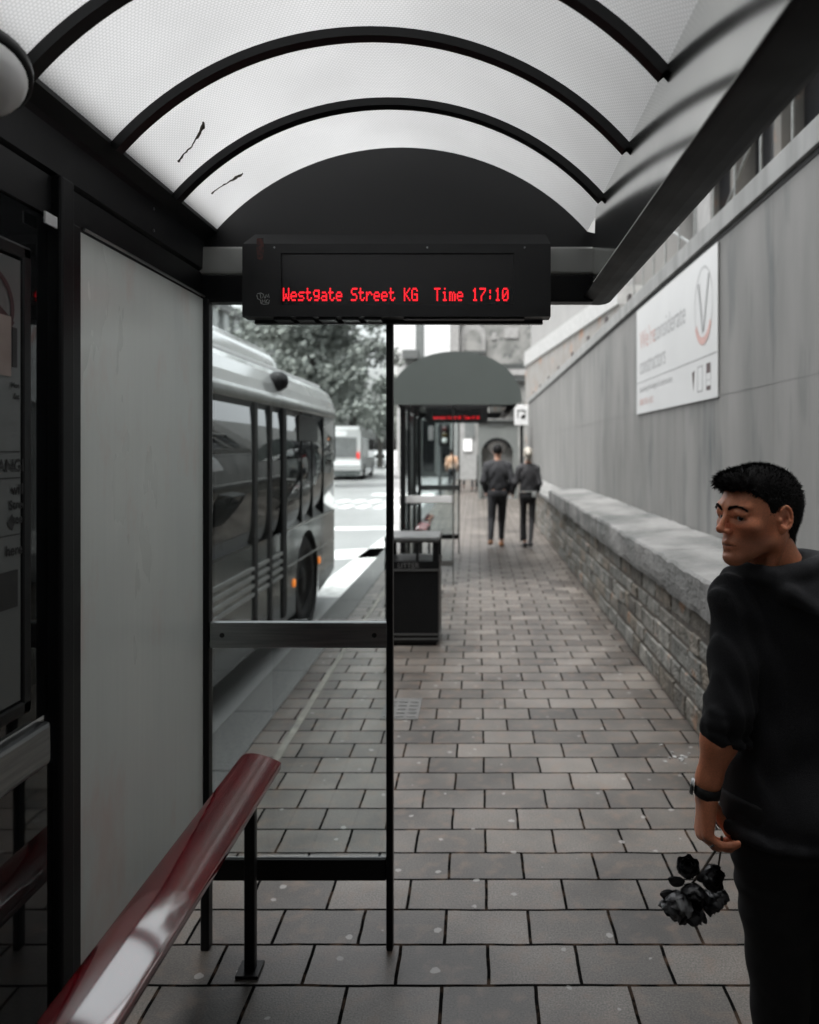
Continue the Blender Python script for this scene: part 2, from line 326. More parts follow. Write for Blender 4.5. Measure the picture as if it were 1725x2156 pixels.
def make_shelter(y0, y1, ribs, label, posts, near_gable=None):
    root = empty('bus_shelter', (ACX, (y0+y1)/2, 0), label, 'bus shelter')
    # vaulted roof sheet
    n = 40; vs = []; fs = []; uv = []
    for j, y in enumerate((y0, y1)):
        for i in range(n+1):
            p = arc(-1+2*i/n, .012); vs.append((p[0], y, p[1])); uv.append(((AR*AANG*(-1+2*i/n)), y))
    for i in range(n): fs.append((i, i+1, n+1+i+1, n+1+i))
    b = MB().add(vs, fs, True); o = b.build('roof_sheet', M['roof'], root)
    ul = o.data.uv_layers.new(name='UVMap')
    for lp in o.data.loops: ul.data[lp.index].uv = uv[lp.vertex_index]
    # ribs
    for y in ribs:
        r = MB(); sec = [(-.012,-.017),(-.012,.017),(.010,.017),(.010,-.017)]
        vs = []; fs = []
        for i in range(n+1):
            for dr, dy in sec:
                p = arc(-1+2*i/n, dr-.002); vs.append((p[0], y+dy, p[1]))
        for i in range(n):
            for q in range(4): fs.append((i*4+q, i*4+(q+1)%4, (i+1)*4+(q+1)%4, (i+1)*4+q))
        r.add(vs, fs); r.build('roof_rib', M['black'], root)
    # right gutter beam
    ya, yb = y0-.04, y1+.07
    MB().prism([(.371,2.472),(.363,2.243),(.3655,2.243),(.375,2.472)], 'y', ya, y1-.24).build('gutter_fascia', M['fascia'], root)
    pr = [(.44,2.47),(.432,2.40),(.366,2.2425),(.38,2.234),(.40,2.229),(.43,2.228),(.455,2.232),(.470,2.239),(.484,2.256),(.492,2.30),(.492,2.49),(.46,2.53),(.44,2.53)]
    MB().prism(pr, 'y', ya, yb, True).build('gutter_beam', M['beam'], root)
    # left gutter beam
    pl = [(-.892,2.462),(-.930,2.442),(-.936,2.428),(-.938,2.335),(-.955,2.325),(-1.04,2.325),(-1.06,2.35),(-1.06,2.50),(-1.0,2.53),(-.90,2.53)]
    MB().prism(pl, 'y', ya, yb).build('gutter_beam', M['dark'], root)
    MB().box((-.985,ya,2.235),(-.945,yb-.05,2.324)).build('top_rail', M['black'], root)
    # gables
    def gable(y, t=.02):
        pts = [arc(-1+2*i/32, .0125) for i in range(33)] + [(.405, 2.46), (.405, 2.40), (XL, 2.40)]
        MB().prism(pts, 'y', y-t/2, y+t/2).build('gable_panel', M['gable'], root)
    gable(y1)
    MB().box((-.957, y1-.0105, 2.402),(-.8915, y1+.0105, 2.53)).build('gable_panel', M['gable'], root)
    for q_ in range(int((y1-y0)/.75)):
        yq = y1-.42-q_*.75
        for zq in (2.352,2.415): MB().tube([(-.939,yq,zq),(-.9345,yq,zq)], .0045, 8).build('beam_bolt', M['steel'], root)
    # end frame
    e = y1-.012
    for xa, xb in ((-.957,.40),): MB().box((xa, e-.005, 2.224),(xb, e+.06, 2.316), .006).build('cross_beam', M['black'], root)
    for xa, xb in ((-.957,-.70),(.20,.402)):
        MB().box((xa, e-.012, 2.318),(xb, e+.03, 2.412), .008).build('end_plate', M['plate'], root)
    MB().box((.4055, e-.008, 2.32),(.50, e+.03, 2.41)).build('end_bracket', M['dark'], root)
    def endframe(y):
        MB().box((-.948, y-.022, 0),(-.918, y+.022, 2.235), .006).build('post', M['dark'], root)
        MB().box((-.312, y-.02, 0),(-.289, y+.02, 2.224), .005).build('post', M['dark'], root)
        MB().box((-.917, y-.02, 1.037),(-.305, y+.008, 1.127), .006).build('mid_rail', M['steel'], root)
        MB().box((-.917, y-.012, .236),(-.313, y+.012, .310), .004).build('kick_rail', M['black'], root)
        MB().tube([(-.916,y-.014,.318),(-.314,y-.014,.318)], .0035, 6).build('rail_bead', M['steel'], root)
        MB().box((-.916, y+.009, .312),(-.313, y+.015, 1.034)).build('glass_pane', M['glass'], root)
        MB().box((-.916, y+.009, 1.13),(-.313, y+.015, 2.222)).build('glass_pane', M['glass'], root)
        for x in (-.873,-.352): MB().tube([(x,y-.0215,1.082),(x,y-.019,1.082)], .0085, 12).build('rail_bolt', M['rubber'], root)
    endframe(y1)
    # rear wall facing the road
    for y in posts: MB().box((-.965, y-.028, 0),(-.922, y+.028, 2.33), .007).build('post', M['dark'], root)
    return root

sh1 = make_shelter(-1.5, 2.62, [-1.13,-.755,-.38,-.005,.37,.745,1.12,1.495,1.87,2.245], 'vaulted bus shelter we stand under, with glowing white roof and grey back panel', [-1.4,-.2,.62,1.715])
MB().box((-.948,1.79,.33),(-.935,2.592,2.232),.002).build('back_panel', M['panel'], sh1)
MB().box((-.948,1.750,.236),(-.932,2.597,.32),.002).build('kick_panel', M['black'], sh1)
MB().box((-.951,1.748,.32),(-.931,1.787,2.24),.003).build('panel_edge', M['black'], sh1)
MB().tube([(-.931,1.80,2.240),(-.931,2.05,2.241),(-.931,2.3,2.240),(-.931,2.595,2.24)], .0035, 6).build('panel_bead', M['steel'], sh1)
MB().box((-.955,.65,.10),(-.94,1.684,1.03)).build('kick_panel', M['dglass'], sh1)
MB().box((-.957,.65,1.135),(-.952,1.684,2.24)).build('dark_pane', M['dglass'], sh1)
MB().box((-.965,.65,1.037),(-.925,1.655,1.13),.01).build('mid_rail', M['steel'], sh1)
MB().box((-.96,-1.37,.10),(-.95,.59,2.23)).build('dark_pane', M['dglass'], sh1)
MB().box((-.931,1.632,2.206),(-.927,1.678,2.231)).build('sky_gap_plate', M['white'], sh1)  # white plate painted in place of bright sky showing through a gap

# --- poster case on the back wall
pc = MB()
for a, b in (((-.95,.70,1.17),(-.9335,.73,2.14)), ((-.95,1.59,1.17),(-.9335,1.622,2.14)), ((-.95,.70,2.11),(-.9335,1.622,2.14)), ((-.95,.70,1.17),(-.9335,1.622,1.20))): pc.box(a, b, .006)
pcase = pc.build('poster_case', M['black'], sh1)
def on_wall(y, z): return (-.9345, y, z)
MB().box((-.949,.735,1.205),(-.9365,1.586,2.105)).build('poster', M['paper'], pcase)
p2 = MB(); 
def ringyz(b, yc, zc, r0, r1, x, n=40, ky=1.0):
    vs = []; fs = []
    for i in range(n):
        a = 2*math.pi*i/n
        for r in (r0, r1): vs.append((x, yc+r*math.cos(a)*ky, zc+r*math.sin(a)))
    for i in range(n): fs.append((2*i, 2*i+1, (2*i+3) % (2*n), (2*i+2) % (2*n)))
    b.add(vs, fs)
ringyz(p2, 1.49, 2.0, .062, .074, -.9355)
p2.add([(-.9353,1.545,1.955),(-.9353,1.565,1.975),(-.9353,1.44,2.045),(-.9353,1.43,2.035)], [(0,1,2,3)])
p2.build('printed_ring', M['maroon'], pcase)
MB().box((-.9362,1.30,1.865),(-.9350,1.553,1.985)).build('pink_notice', M['pink'], pcase)
MB().box((-.9360,1.556,1.885),(-.9346,1.573,1.965),.0006).build('black_tag', M['ink'], pcase)
b = MB()
for z in (1.713,1.660,1.545): b.box((-.9362,1.30,z),(-.9352,1.583,z+.0025))
b.add([(-.935,1.555,1.555),(-.935,1.567,1.572),(-.935,1.555,1.590),(-.935,1.54,1.572)], [(0,1,2,3)])
b.box((-.9362,1.30,1.40),(-.9350,1.575,1.475))
b.build('printed_rule', M['ink'], pcase)
pcase.location.y -= .028; pcase['label'] = 'dark framed poster case holding printed notices'

def text_mesh(body, size, align='CENTER', extrude=0., sx=1.0):
    cu = bpy.data.curves.new('lettering', 'FONT'); cu.body = body; cu.size = size; cu.align_x = align; cu.align_y = 'CENTER'; cu.extrude = extrude
    to = bpy.data.objects.new('lettering', cu); col.objects.link(to)
    bpy.context.view_layer.update()
    me = bpy.data.meshes.new_from_object(to.evaluated_get(bpy.context.evaluated_depsgraph_get()))
    bpy.data.objects.remove(to); bpy.data.curves.remove(cu)
    vs = [Vector((v.co.x*sx, v.co.y, v.co.z)) for v in me.vertices]; fs = [tuple(p.vertices) for p in me.polygons]
    bpy.data.meshes.remove(me); return vs, fs
def put_text(body, size, origin, xdir, ydir, m, name, parent, align='CENTER', sx=1.0, bold=0.0, **kw):
    vs, fs = text_mesh(body, size, align, 0, sx)
    xd, yd, o = Vector(xdir).normalized(), Vector(ydir).normalized(), Vector(origin)
    b = MB()
    offs = [(0,0)] if not bold else [(0,0),(bold,0),(-bold,0),(0,bold),(0,-bold)]
    nn = xd.cross(yd)
    for k, (dx, dy) in enumerate(offs): b.add([o + xd*(v.x+dx) + yd*(v.y+dy) + nn*.00012*k for v in vs], fs)
    return b.build(name, m, parent, **kw)
for body, y, z, s in (('CHANGE',1.578,1.685,.036),('will',1.566,1.637,.030),('Street',1.582,1.606,.026),('see',1.562,1.577,.026),('here',1.562,1.515,.03),('Mon',1.552,1.848,.015),('Sat',1.552,1.826,.015)):
    put_text(body, s, (-.9350,y,z), (0,1,0), (0,0,1), M['ink'], 'lettering', pcase, 'RIGHT', bold=.0009)

sh2 = make_shelter(9.5, 12.5, [9.9,10.3,10.7,11.1,11.5,11.9,12.3], 'second bus shelter along the pavement with solid grey rounded gable', [9.52,10.5,11.5,12.4])
MB().box((-.96,9.55,.1),(-.952,12.45,1.03)).build('kick_panel', M['glass'], sh2)
MB().box((-.96,10.55,.9),(-.952,11.45,2.2)).build('back_panel', mat('dark_advert',(.03,.032,.035),.3), sh2)
MB().box((-.96,11.55,1.13),(-.952,12.45,2.2)).build('glass_pane', M['glass'], sh2)
g = []
for i in range(41):
    a = math.pi*i/40; p = P(960-139*math.cos(a), 846-106*math.sin(a)**.92, 9.38); g.append((p.x, p.z))
g += [(P(1080,852,9.38).x, P(1080,852,9.38).z), (P(822,852,9.38).x, P(822,852,9.38).z)]
MB().prism(g, 'y', 9.36, 9.44).build('end_gable', mat('grey_green_sheet',(.105,.122,.116),.55,c2=(.098,.115,.109),nscale=2), sh2)
def end2(y):
    MB().box((-.93,y-.02,0),(-.905,y+.02,2.26)).build('post', M['dark'], sh2)
    MB().box((-.312,y-.015,0),(-.294,y+.015,2.26)).build('post', M['steel'], sh2)
    MB().box((-.904,y-.02,1.037),(-.313,y+.008,1.127),.006).build('mid_rail', M['white'], sh2)
    MB().box((-.904,y-.012,.236),(-.313,y+.012,.310)).build('kick_rail', M['steel'], sh2)
    MB().box((-.904,y+.009,.312),(-.313,y+.014,1.034)).build('glass_pane', M['glass'], sh2)
    MB().box((-.904,y+.009,1.13),(-.313,y+.014,2.25)).build('glass_pane', M['glass'], sh2)
end2(9.62)
MB().box((-.80,12.44,1.86),(-.72,12.46,2.10),.01).build('notice_plate', M['white'], sh2)

# ------------------------------------------------------------------ departure displays
FONT = {'W':["10001","10001","10001","10101","10101","11011","10001"],'e':["00000","00000","01110","10001","11111","10000","01110"],
's':["00000","00000","01111","10000","01110","00001","11110"],'t':["01000","01000","11110","01000","01000","01001","00110"],
'g':["00000","01111","10001","10001","01111","00001","01110"],'a':["00000","00000","01110","00001","01111","10001","01111"],
'S':["01111","10000","10000","01110","00001","00001","11110"],'r':["00000","00000","10110","11001","10000","10000","10000"],
'K':["10001","10010","10100","11000","10100","10010","10001"],'G':["01110","10001","10000","10111","10001","10001","01111"],
'T':["11111","00100","00100","00100","00100","00100","00100"],'i':["00100","00000","01100","00100","00100","00100","01110"],
'm':["00000","00000","11010","10101","10101","10101","10101"],'1':["00100","01100","00100","00100","00100","00100","01110"],
'7':["11111","00001","00010","00100","01000","01000","01000"],':':["00000","00100","00100","00000","00100","00100","00000"],
'0':["01110","10001","10011","10101","11001","10001","01110"],' ':["00000"]*7}
def make_display(yf, label, dx=0., marks=True):
    root = empty('departure_display', (-.265+dx, yf+.03, 2.153), label, 'display', 'red departure displays')
    x0, x1, z0, z1 = -.773+dx, .242+dx, 2.155, 2.395
    sx0, sx1, sz0, sz1 = P(592,0,2.5).x+dx, P(1082,0,2.5).x+dx, P(0,642,2.5).z, P(0,533,2.5).z
    h = MB()
    for a, b in (((x0,yf,z0),(sx0,yf+.07,z1)), ((sx1,yf,z0),(x1,yf+.07,z1)), ((sx0,yf,z0),(sx1,yf+.07,sz0)), ((sx0,yf,sz1),(sx1,yf+.07,z1))): h.box(a, b)
    h.box((x0+.02,yf+.0701,z0-.012),(x1-.02,yf+.095,z1))
    h.build('housing', M['gable'], root)
    hd = MB(); hd.add([(x0+.0,yf+.006,z1+.001),(x1,yf+.006,z1+.001),(x1-.012,yf+.045,z1+.043),(x0+.03,yf+.045,z1+.043),(x0,yf+.09,z1+.001),(x1,yf+.09,z1+.001),(x1-.012,yf+.09,z1+.043),(x0+.03,yf+.09,z1+.043)],
        [(0,1,2,3),(5,4,7,6),(3,2,6,7),(0,3,7,4),(1,5,6,2),(0,4,5,1)])
    hd.build('hood', M['dark'], root)
    MB().box((sx0,yf+.008,sz0),(sx1,yf+.02,sz1)).build('screen', M['lens'], root)
    txt = "Westgate Street KG  Time 17:10"; pw = (P(1071,0,2.5).x-P(595,0,2.5).x)/(len(txt)*6-1); ph = (P(0,605,2.5).z-P(0,633,2.5).z)/7
    bx = P(595,0,2.5).x+dx; bz = P(0,605,2.5).z; b = MB()
    for i, ch in enumerate(txt):
        for r_, row in enumerate(FONT[ch]):
            for c_, q in enumerate(row):
                if q == '1':
                    x = bx+(i*6+c_)*pw; z = bz-r_*ph
                    b.add([(x-.2*pw,yf+.0065,z-.5*ph),(x+.5*pw,yf+.0065,z+.06*ph),(x+1.2*pw,yf+.0065,z-.5*ph),(x+.5*pw,yf+.0065,z-1.06*ph)], [(0,3,2,1)])
                    b.add([(x+.02*pw,yf+.0066,z-.06*ph),(x+.98*pw,yf+.0066,z-.06*ph),(x+.98*pw,yf+.0066,z-.94*ph),(x+.02*pw,yf+.0066,z-.94*ph)], [(0,3,2,1)])
    b.build('lettering', M['led'], root)
    u = MB()
    for i in range(5): u.box((x0+.10+i*.075,yf+.01,z0-.009),(x0+.155+i*.075,yf+.069,z0-.0005))
    u.box((x0+.53,yf+.012,z0-.006),(x0+.93,yf+.05,z0-.0005)); u.build('cable_gland', M['black'], root)
    for X in (578,900,1105): MB().tube([(P(X,518,2.5).x+dx,yf-.002,P(X,521,2.5).z),(P(X,518,2.5).x+dx,yf+.002,P(X,521,2.5).z)], .0032, 8).build('screw', M['steel'], root)
    if marks:
        sm = MB(); 
        q = [P(541,502,2.499),P(555,501,2.499),P(556,528,2.499),P(553,549,2.499),P(542,545,2.499),P(540,520,2.499)]
        sm.add([(p.x, yf-.0012, p.z) for p in q], [tuple(range(6))]); sm.build('rust_stain', mat('rusty_stain',(.09,.025,.02),.7,c2=(.03,.02,.02),nscale=60,contrast=(.4,.6)), root)
        gm = mat('white_marker',(.5,.52,.5),.6); w = MB()
        def scr(pts, r=.0011):
            w.tube([(P(X,Y,2.5).x, yf-.001, P(X,Y,2.5).z) for X, Y in pts], r, 5)
        scr([(542,619),(549,617),(556,620)]); scr([(548,618),(550,629)]); scr([(553,628),(555,621),(558,628)]); scr([(559,628),(561,620),(563,626),(566,619),(567,627)])
        scr([(552,638),(553,631),(556,636),(558,631),(559,638)]); scr([(565,631),(561,632),(562,638),(566,637)]); scr([(541,621),(543,629),(549,632),(550,639),(556,641),(566,640),(568,632)])
        w.build('marker_scribble', gm, root)
    return root
make_display(2.5, 'dark departure display overhead with readable red route and time lettering')
make_display(12.38, 'distant departure display inside the second shelter, red text blurred', -.07, False)

# ------------------------------------------------------------------ perch benches
def make_bench(ya, yb, legs, label):
    root = empty('perch_bench', (-.74, (ya+yb)/2, 0), label, 'bench', 'red perch benches')
    prof = []
    for i in range(25):
        a = math.pi*i/24; u_ = -math.cos(a); prof.append((-.736+.072*(u_ if u_ < 0 else u_), .655+.034*math.sin(math.pi*((1+u_)/2)**.55)**.75 if 0 < i < 24 else .655))
    prof += [(-.666,.635),(-.674,.630),(-.794,.630),(-.806,.64)]
    MB().prism(prof, 'y', ya, yb, True).build('seat', M['red'], root)
    for y in legs:
        MB().box((-.763,y-.016,0),(-.728,y+.016,.629),.004).build('leg', M['black'], root)
        MB().box((-.785,y-.04,.001),(-.71,y+.04,.012),.002).build('foot_plate', M['black'], root)
    return root
make_bench(.35, 2.575, (.8, 2.5), 'glossy red rounded perch bench in front of the grey panel')
make_bench(9.85, 12.0, (10.1, 11.8), 'small distant red perch bench inside the second shelter')

# ------------------------------------------------------------------ ceiling lamp
lp = empty('ceiling_lamp', (-.815,1.33,2.30), 'round white dome lamp with black rim fixed under the shelter roof', 'lamp')
c0 = P(-42,150,1.34); ax = Vector((-.25,.50,.80)).normalized()
def lathe(prof, c, axis, n=28):
    axis = Vector(axis).normalized(); u = axis.orthogonal().normalized(); w = axis.cross(u); vs = []; fs = []
    for r, h in prof:
        for k in range(n): vs.append(Vector(c)+axis*h+(u*math.cos(2*math.pi*k/n)+w*math.sin(2*math.pi*k/n))*r)
    for i in range(len(prof)-1):
        for k in range(n): fs.append((i*n+k, i*n+(k+1)%n, (i+1)*n+(k+1)%n, (i+1)*n+k))
    return MB().add(vs, fs, True)
lathe([(0,.03),(.068,.03),(.082,.02),(.082,-.002),(.075,-.006),(.0,-.006)], c0, ax).build('rim', M['black'], lp)
lathe([(.074,-.007),(.072,-.02),(.066,-.036),(.045,-.049),(.02,-.055),(0,-.056)], c0, ax).build('diffuser', mat('opal_diffuser',(.88,.88,.87),.35,c2=(.86,.86,.85)), lp)
MB().tube([c0+ax*.028, c0+ax*.028+Vector((-.01,0,.10))], .012, 10).build('stem', M['black'], lp)

# ------------------------------------------------------------------ twigs lying on the roof
tw = mat('dead_leaf',(.05,.045,.035),.8,c2=(.09,.08,.06),nscale=40)
def roofpt(X, Y):
    # march along the view ray to the vault
    for i in range(900):
        d = 1.2+i*.0015; p = P(X, Y, d)
        if abs(p.x-ACX) < _half and p.z >= ACZ+math.sqrt(max(0,(AR+.0)**2-(p.x-ACX)**2)): return p
    return P(X, Y, 2)
def twig(pts, rs, lb):
    rq = random.Random(len(lb)); fine = []; fr = []
    for i in range(len(pts)-1):
        for k in range(4):
            t = k/4; fine.append((pts[i][0]*(1-t)+pts[i+1][0]*t+rq.uniform(-1.6,1.6), pts[i][1]*(1-t)+pts[i+1][1]*t+rq.uniform(-1.2,1.2))); fr.append((rs[i]*(1-t)+rs[i+1]*t)*rq.uniform(.55,1.35))
    b = MB().tube([roofpt(*p)+Vector((0,0,-.001)) for p in fine], fr, 7)
    for k in (0, len(fine)//3, len(fine)-1):
        c = fine[k]; b.tube([roofpt(*c), roofpt(c[0]+rq.uniform(-5,5), c[1]+rq.uniform(-2,6))], [fr[k]*.9, .0008], 6)
    based(b.build('twig', tw, label=lb, cat='twig'), roofpt(*pts[2]))
twig([(429,258),(423,275),(413,293),(400,312),(387,325),(371,343)], [.0045,.0055,.003,.002,.0025,.003], 'longer dark twig lying on the white roof near the second rib')
twig([(513,364),(497,373),(482,383),(462,394),(441,412)], [.003,.004,.002,.0015,.0025], 'shorter dark twig lying on the white roof above the gable')
# ------------------------------------------------------------------ low stone wall
from mathutils import noise as mnoise
M['rubble'] = mat('rubble_stone', (.095,.097,.092), .85, c2=(.21,.207,.196), nscale=9, bump=1.0, bscale=45, spots=((.24,.155,.11), 6, .60, .1))
M['coping'] = mat('weathered_coping', (.085,.087,.084), .8, c2=(.18,.18,.175), nscale=2.6, bump=.6, bscale=38, stretch=(1,.6,1), spots=((.05,.055,.054), 2.2, .56, .2))
M['mortar'] = mat('dark_mortar', (.055,.052,.048), .9, c2=(.10,.085,.07), nscale=12)
sw = empty('stone_wall', (1.45, 8, 0), 'low rubble stone wall with thick weathered coping beside the pavement', 'wall')
rr = random.Random(3)
MB().box((WALLX+.03,-2,-.02),(1.92,24,.756)).build('mortar_bed', M['mortar'], sw)
b = MB(); z = 0.0; heights = [.17,.14,.16,.13,.155]
for hgt in heights:
    y = -2 + rr.uniform(-.2,0)
    while y < 24:
        w = rr.uniform(.16,.48); out = rr.uniform(.0,.012); nu, nv = max(4,int(w/.05)), 5
        h0 = z+.008+rr.uniform(0,.012); h1 = z+hgt-.006-rr.uniform(0,.016); y0, y1 = y+.007, y+w-.007
        US = [0,.04]+[q/(nu-2) for q in range(1,nu-2)]+[.96,1]; VS = [0,.07,.35,.65,.93,1]; nu = len(US)-1; nv = 5; sk0, sk1 = rr.uniform(-.02,.02), rr.uniform(-.02,.02)
        vs = []; fs = []
        for j in range(nv+1):
            for i in range(nu+1):
                u, v = US[i], VS[j]; e = 0. if (i in (0,nu) or j in (0,nv)) else 1.; yy = y0+(y1-y0)*u+(sk0*(1-u)+sk1*u)*(v-.5); zz = h0+(h1-h0)*v
                bump = mnoise.noise(Vector((yy*7, zz*9, out*50)))*.010+mnoise.noise(Vector((yy*23, zz*27, out*900)))*.005
                vs.append((WALLX+.030-(.006+out+bump)*e if e > 0 else WALLX+.036, yy, zz))
        for j in range(nv):
            for i in range(nu):
                a = j*(nu+1)+i; fs.append((a, a+nu+1, a+nu+2, a+1))
        b.add(vs, fs, False); y += w
    z += hgt
def rubble_islands():
    nt = M['rubble'].node_tree; N = nt.nodes; L = nt.links; bb = N['Principled BSDF']; src = bb.inputs['Base Color'].links[0].from_socket
    g = N.new('ShaderNodeNewGeometry'); rp = N.new('ShaderNodeValToRGB'); e = rp.color_ramp.elements
    e[0].position = 0; e[0].color = (.42,.40,.37,1); e[1].position = 1; e[1].color = (1.15,1.13,1.08,1)
    for p_, c_ in ((.3,(.75,.66,.56,1)),(.55,(.95,.95,.92,1)),(.75,(.62,.63,.61,1))): q_ = e.new(p_); q_.color = c_
    L.new(g.outputs['Random Per Island'], rp.inputs[0])
    m_ = N.new('ShaderNodeMix'); m_.data_type = 'RGBA'; m_.blend_type = 'MULTIPLY'; m_.inputs[0].default_value = 1; L.new(src, m_.inputs[6]); L.new(rp.outputs[0], m_.inputs[7]); L.new(m_.outputs[2], bb.inputs['Base Color'])
rubble_islands()
b.build('masonry', M['rubble'], sw)
b = MB(); y = -2.0
while y < 13.6:
    L_ = rr.uniform(1.1,1.5); y1 = min(y+L_, 13.6); nu = max(3, int((y1-y)/.045)); sec = [(1.32,.757),(1.276,.760),(1.270,.80),(1.268,.86),(1.270,.92),(1.272,.972),(1.284,.990),(1.34,.994),(1.42,.998),(1.5,1.0),(1.6,1.005),(1.7,1.01),(1.8,1.015),(1.895,1.02)]
    vs = []; fs = []; ns = len(sec); off = rr.uniform(-.008,.008)
    for i in range(nu+1):
        yy = y+.004+(y1-y-.008)*i/nu
        for x_, z_ in sec:
            q = mnoise.noise(Vector((x_*6, yy*4, z_*6)))
            q3 = mnoise.noise(Vector((x_*23, yy*19, z_*23))); q4 = mnoise.noise(Vector((x_*11+3, yy*9, z_*11)))
            vs.append((x_+q*.012+off+q3*.006+min(0,q4)*.016*(1 if .96 < z_ < .995 else .3), yy, z_+(mnoise.noise(Vector((x_*4+5, yy*5, 2)))*.014+q3*.006)*(1 if z_ > .8 else .2)))
    for i in range(nu):
        for k in range(ns-1): fs.append((i*ns+k, i*ns+k+1, (i+1)*ns+k+1, (i+1)*ns+k))
    fs.append(tuple(range(ns))); fs.append(tuple(range(nu*ns+ns-1, nu*ns-1, -1)))
    b.add(vs, fs, False); y = y1
b.build('coping', M['coping'], sw)
b = MB(); y = 13.62
while y < 24:
    b.box((1.28,y,.757),(1.90,y+.9,.83),.015); y += .91
b.build('lower_coping', M['coping'], sw)

# ------------------------------------------------------------------ painted site hoarding above the wall
HX = 1.90
def hoard_mat():
    m = mat('weathered_hoarding_paint', (.205,.203,.196), .6, c2=(.140,.141,.136), nscale=1.7, stretch=(1,1.5,.30), contrast=(.34,.68), bump=.05, bscale=40, spots=((.085,.093,.093), 3.0, .555, .2))
    return m
M['hoard'] = hoard_mat()
ho = empty('hoarding', (HX+.03, 12, 0), 'tall grey painted plywood hoarding rising behind the stone wall', 'hoarding')
b = MB(); y = -2.44
while y < 28.2:
    b.box((HX+rr.uniform(0,.003), y+.002, .7),(HX+.02, y+1.218, 3.36), .0015); y += 1.22
b.build('board', M['hoard'], ho)
b = MB()
for yy in np.arange(-1.2,28,2.44): b.box((HX-.0005,yy,2.14),(HX+.01,yy+2.43,2.143))
b.build('board_joint', mat('joint_grey',(.2,.205,.2),.8), ho)  # thin grey strips along the board joints
MB().box((HX-.004,-2.44,3.361),(HX+.02,28.2,3.40)).build('capping_batten', mat('black_batten',(.012,.013,.014),.8), ho)  # black batten along the joint under the capping
MB().box((HX-.03,-2.44,3.401),(HX+.05,28.2,3.555),.006).build('capping', mat('pale_capping_board',(.27,.274,.27),.6,c2=(.19,.195,.19),nscale=3,stretch=(1,2,.5)), ho)
# brackets and sloping white pipe beyond the capping
fxm = mat('dark_fixing',(.05,.04,.04),.7)
for yy in (9.6,11.3,13.2,15.4,18,20.5,23.2,26): MB().box((HX+.02,yy,3.556),(HX+.05,yy+.16,3.68)).build('fixing_block', fxm, ho)

sg = empty('sign_board', (HX-.012, 7.47, 2.13), 'white sign board with red and grey lettering fixed to the hoarding', 'sign')
MB().box((HX-.016,5.96,2.125),(HX-.004,8.98,3.345),.002).build('board', mat('white_sign',(.58,.59,.59),.35,c2=(.55,.56,.56),nscale=2), sg)
sx = HX-.0175; D1, D2 = (0,-1,0), (0,0,1)
grey = mat('pale_grey_print',(.36,.365,.37),.5); pink = mat('pale_red_print',(.56,.36,.33),.5); dk = mat('dark_print',(.09,.06,.06),.5)
put_text("We're", .30, (sx,8.80,2.95), D1, D2, pink, 'lettering', sg, 'LEFT')
put_text("considerate", .30, (sx,8.08,2.95), D1, D2, grey, 'lettering', sg, 'LEFT', sx=.86)
put_text("constructors", .29, (sx,8.80,2.66), D1, D2, grey, 'lettering', sg, 'LEFT', sx=.80)
put_text("improving the image of construction", .10, (sx,8.80,2.40), D1, D2, grey, 'lettering', sg, 'LEFT')
put_text("0800 783 1423", .10, (sx,8.80,2.25), D1, D2, pink, 'lettering', sg, 'LEFT', sx=1.1)
b = MB(); b.box((sx,5.97,2.478),(sx+.002,8.97,2.490)); b.build('printed_rule', grey, sg)
b = MB(); ringyz(b, 6.33, 2.92, .30, .325, sx, 40, .8); b.build('emblem_ring', mat('faint_ring',(.50,.51,.51),.5), sg)
b = MB()
b.add([(sx-.001,6.50,3.12),(sx-.001,6.44,3.12),(sx-.001,6.32,2.70),(sx-.001,6.36,2.68)], [(0,1,2,3)]); b.add([(sx-.001,6.20,3.16),(sx-.001,6.16,3.14),(sx-.001,6.31,2.69),(sx-.001,6.34,2.71)], [(0,3,2,1)])
b.build('emblem_figure', grey, sg)
b = MB()
for i in range(14):
    a = math.pi*(1.18+.64*i/14); a2 = math.pi*(1.18+.64*(i+1)/14)
    b.add([(sx-.0015,6.33+r*.8*math.cos(t),2.92+r*math.sin(t)) for r, t in ((.27,a),(.335,a),(.335,a2),(.27,a2))], [(0,1,2,3)])
b.build('emblem_band', pink, sg)
b = MB(); b.add([(sx,6.66,2.38),(sx,6.58,2.40),(sx,6.62,2.22)], [(0,1,2)]); b.build('small_mark', dk, sg)
MB().box((sx,6.24,2.34),(sx+.001,6.14,2.42)).build('small_mark', dk, sg); MB().box((sx,6.24,2.20),(sx+.001,6.14,2.235)).build('small_mark', dk, sg)
b = MB()
for y_ in (6.5,6.36): b.box((sx,y_,2.20),(sx+.001,y_-.012,2.42))
for z_ in (2.2,2.41): b.box((sx,6.5,z_),(sx+.001,6.35,z_+.012))
b.build('small_mark', grey, sg); b = MB()
for y_ in (6.25,6.13): b.box((sx,y_,2.20),(sx+.001,y_-.008,2.42))
b.box((sx,6.25,2.28),(sx+.001,6.13,2.285)); b.build('small_mark', grey, sg)

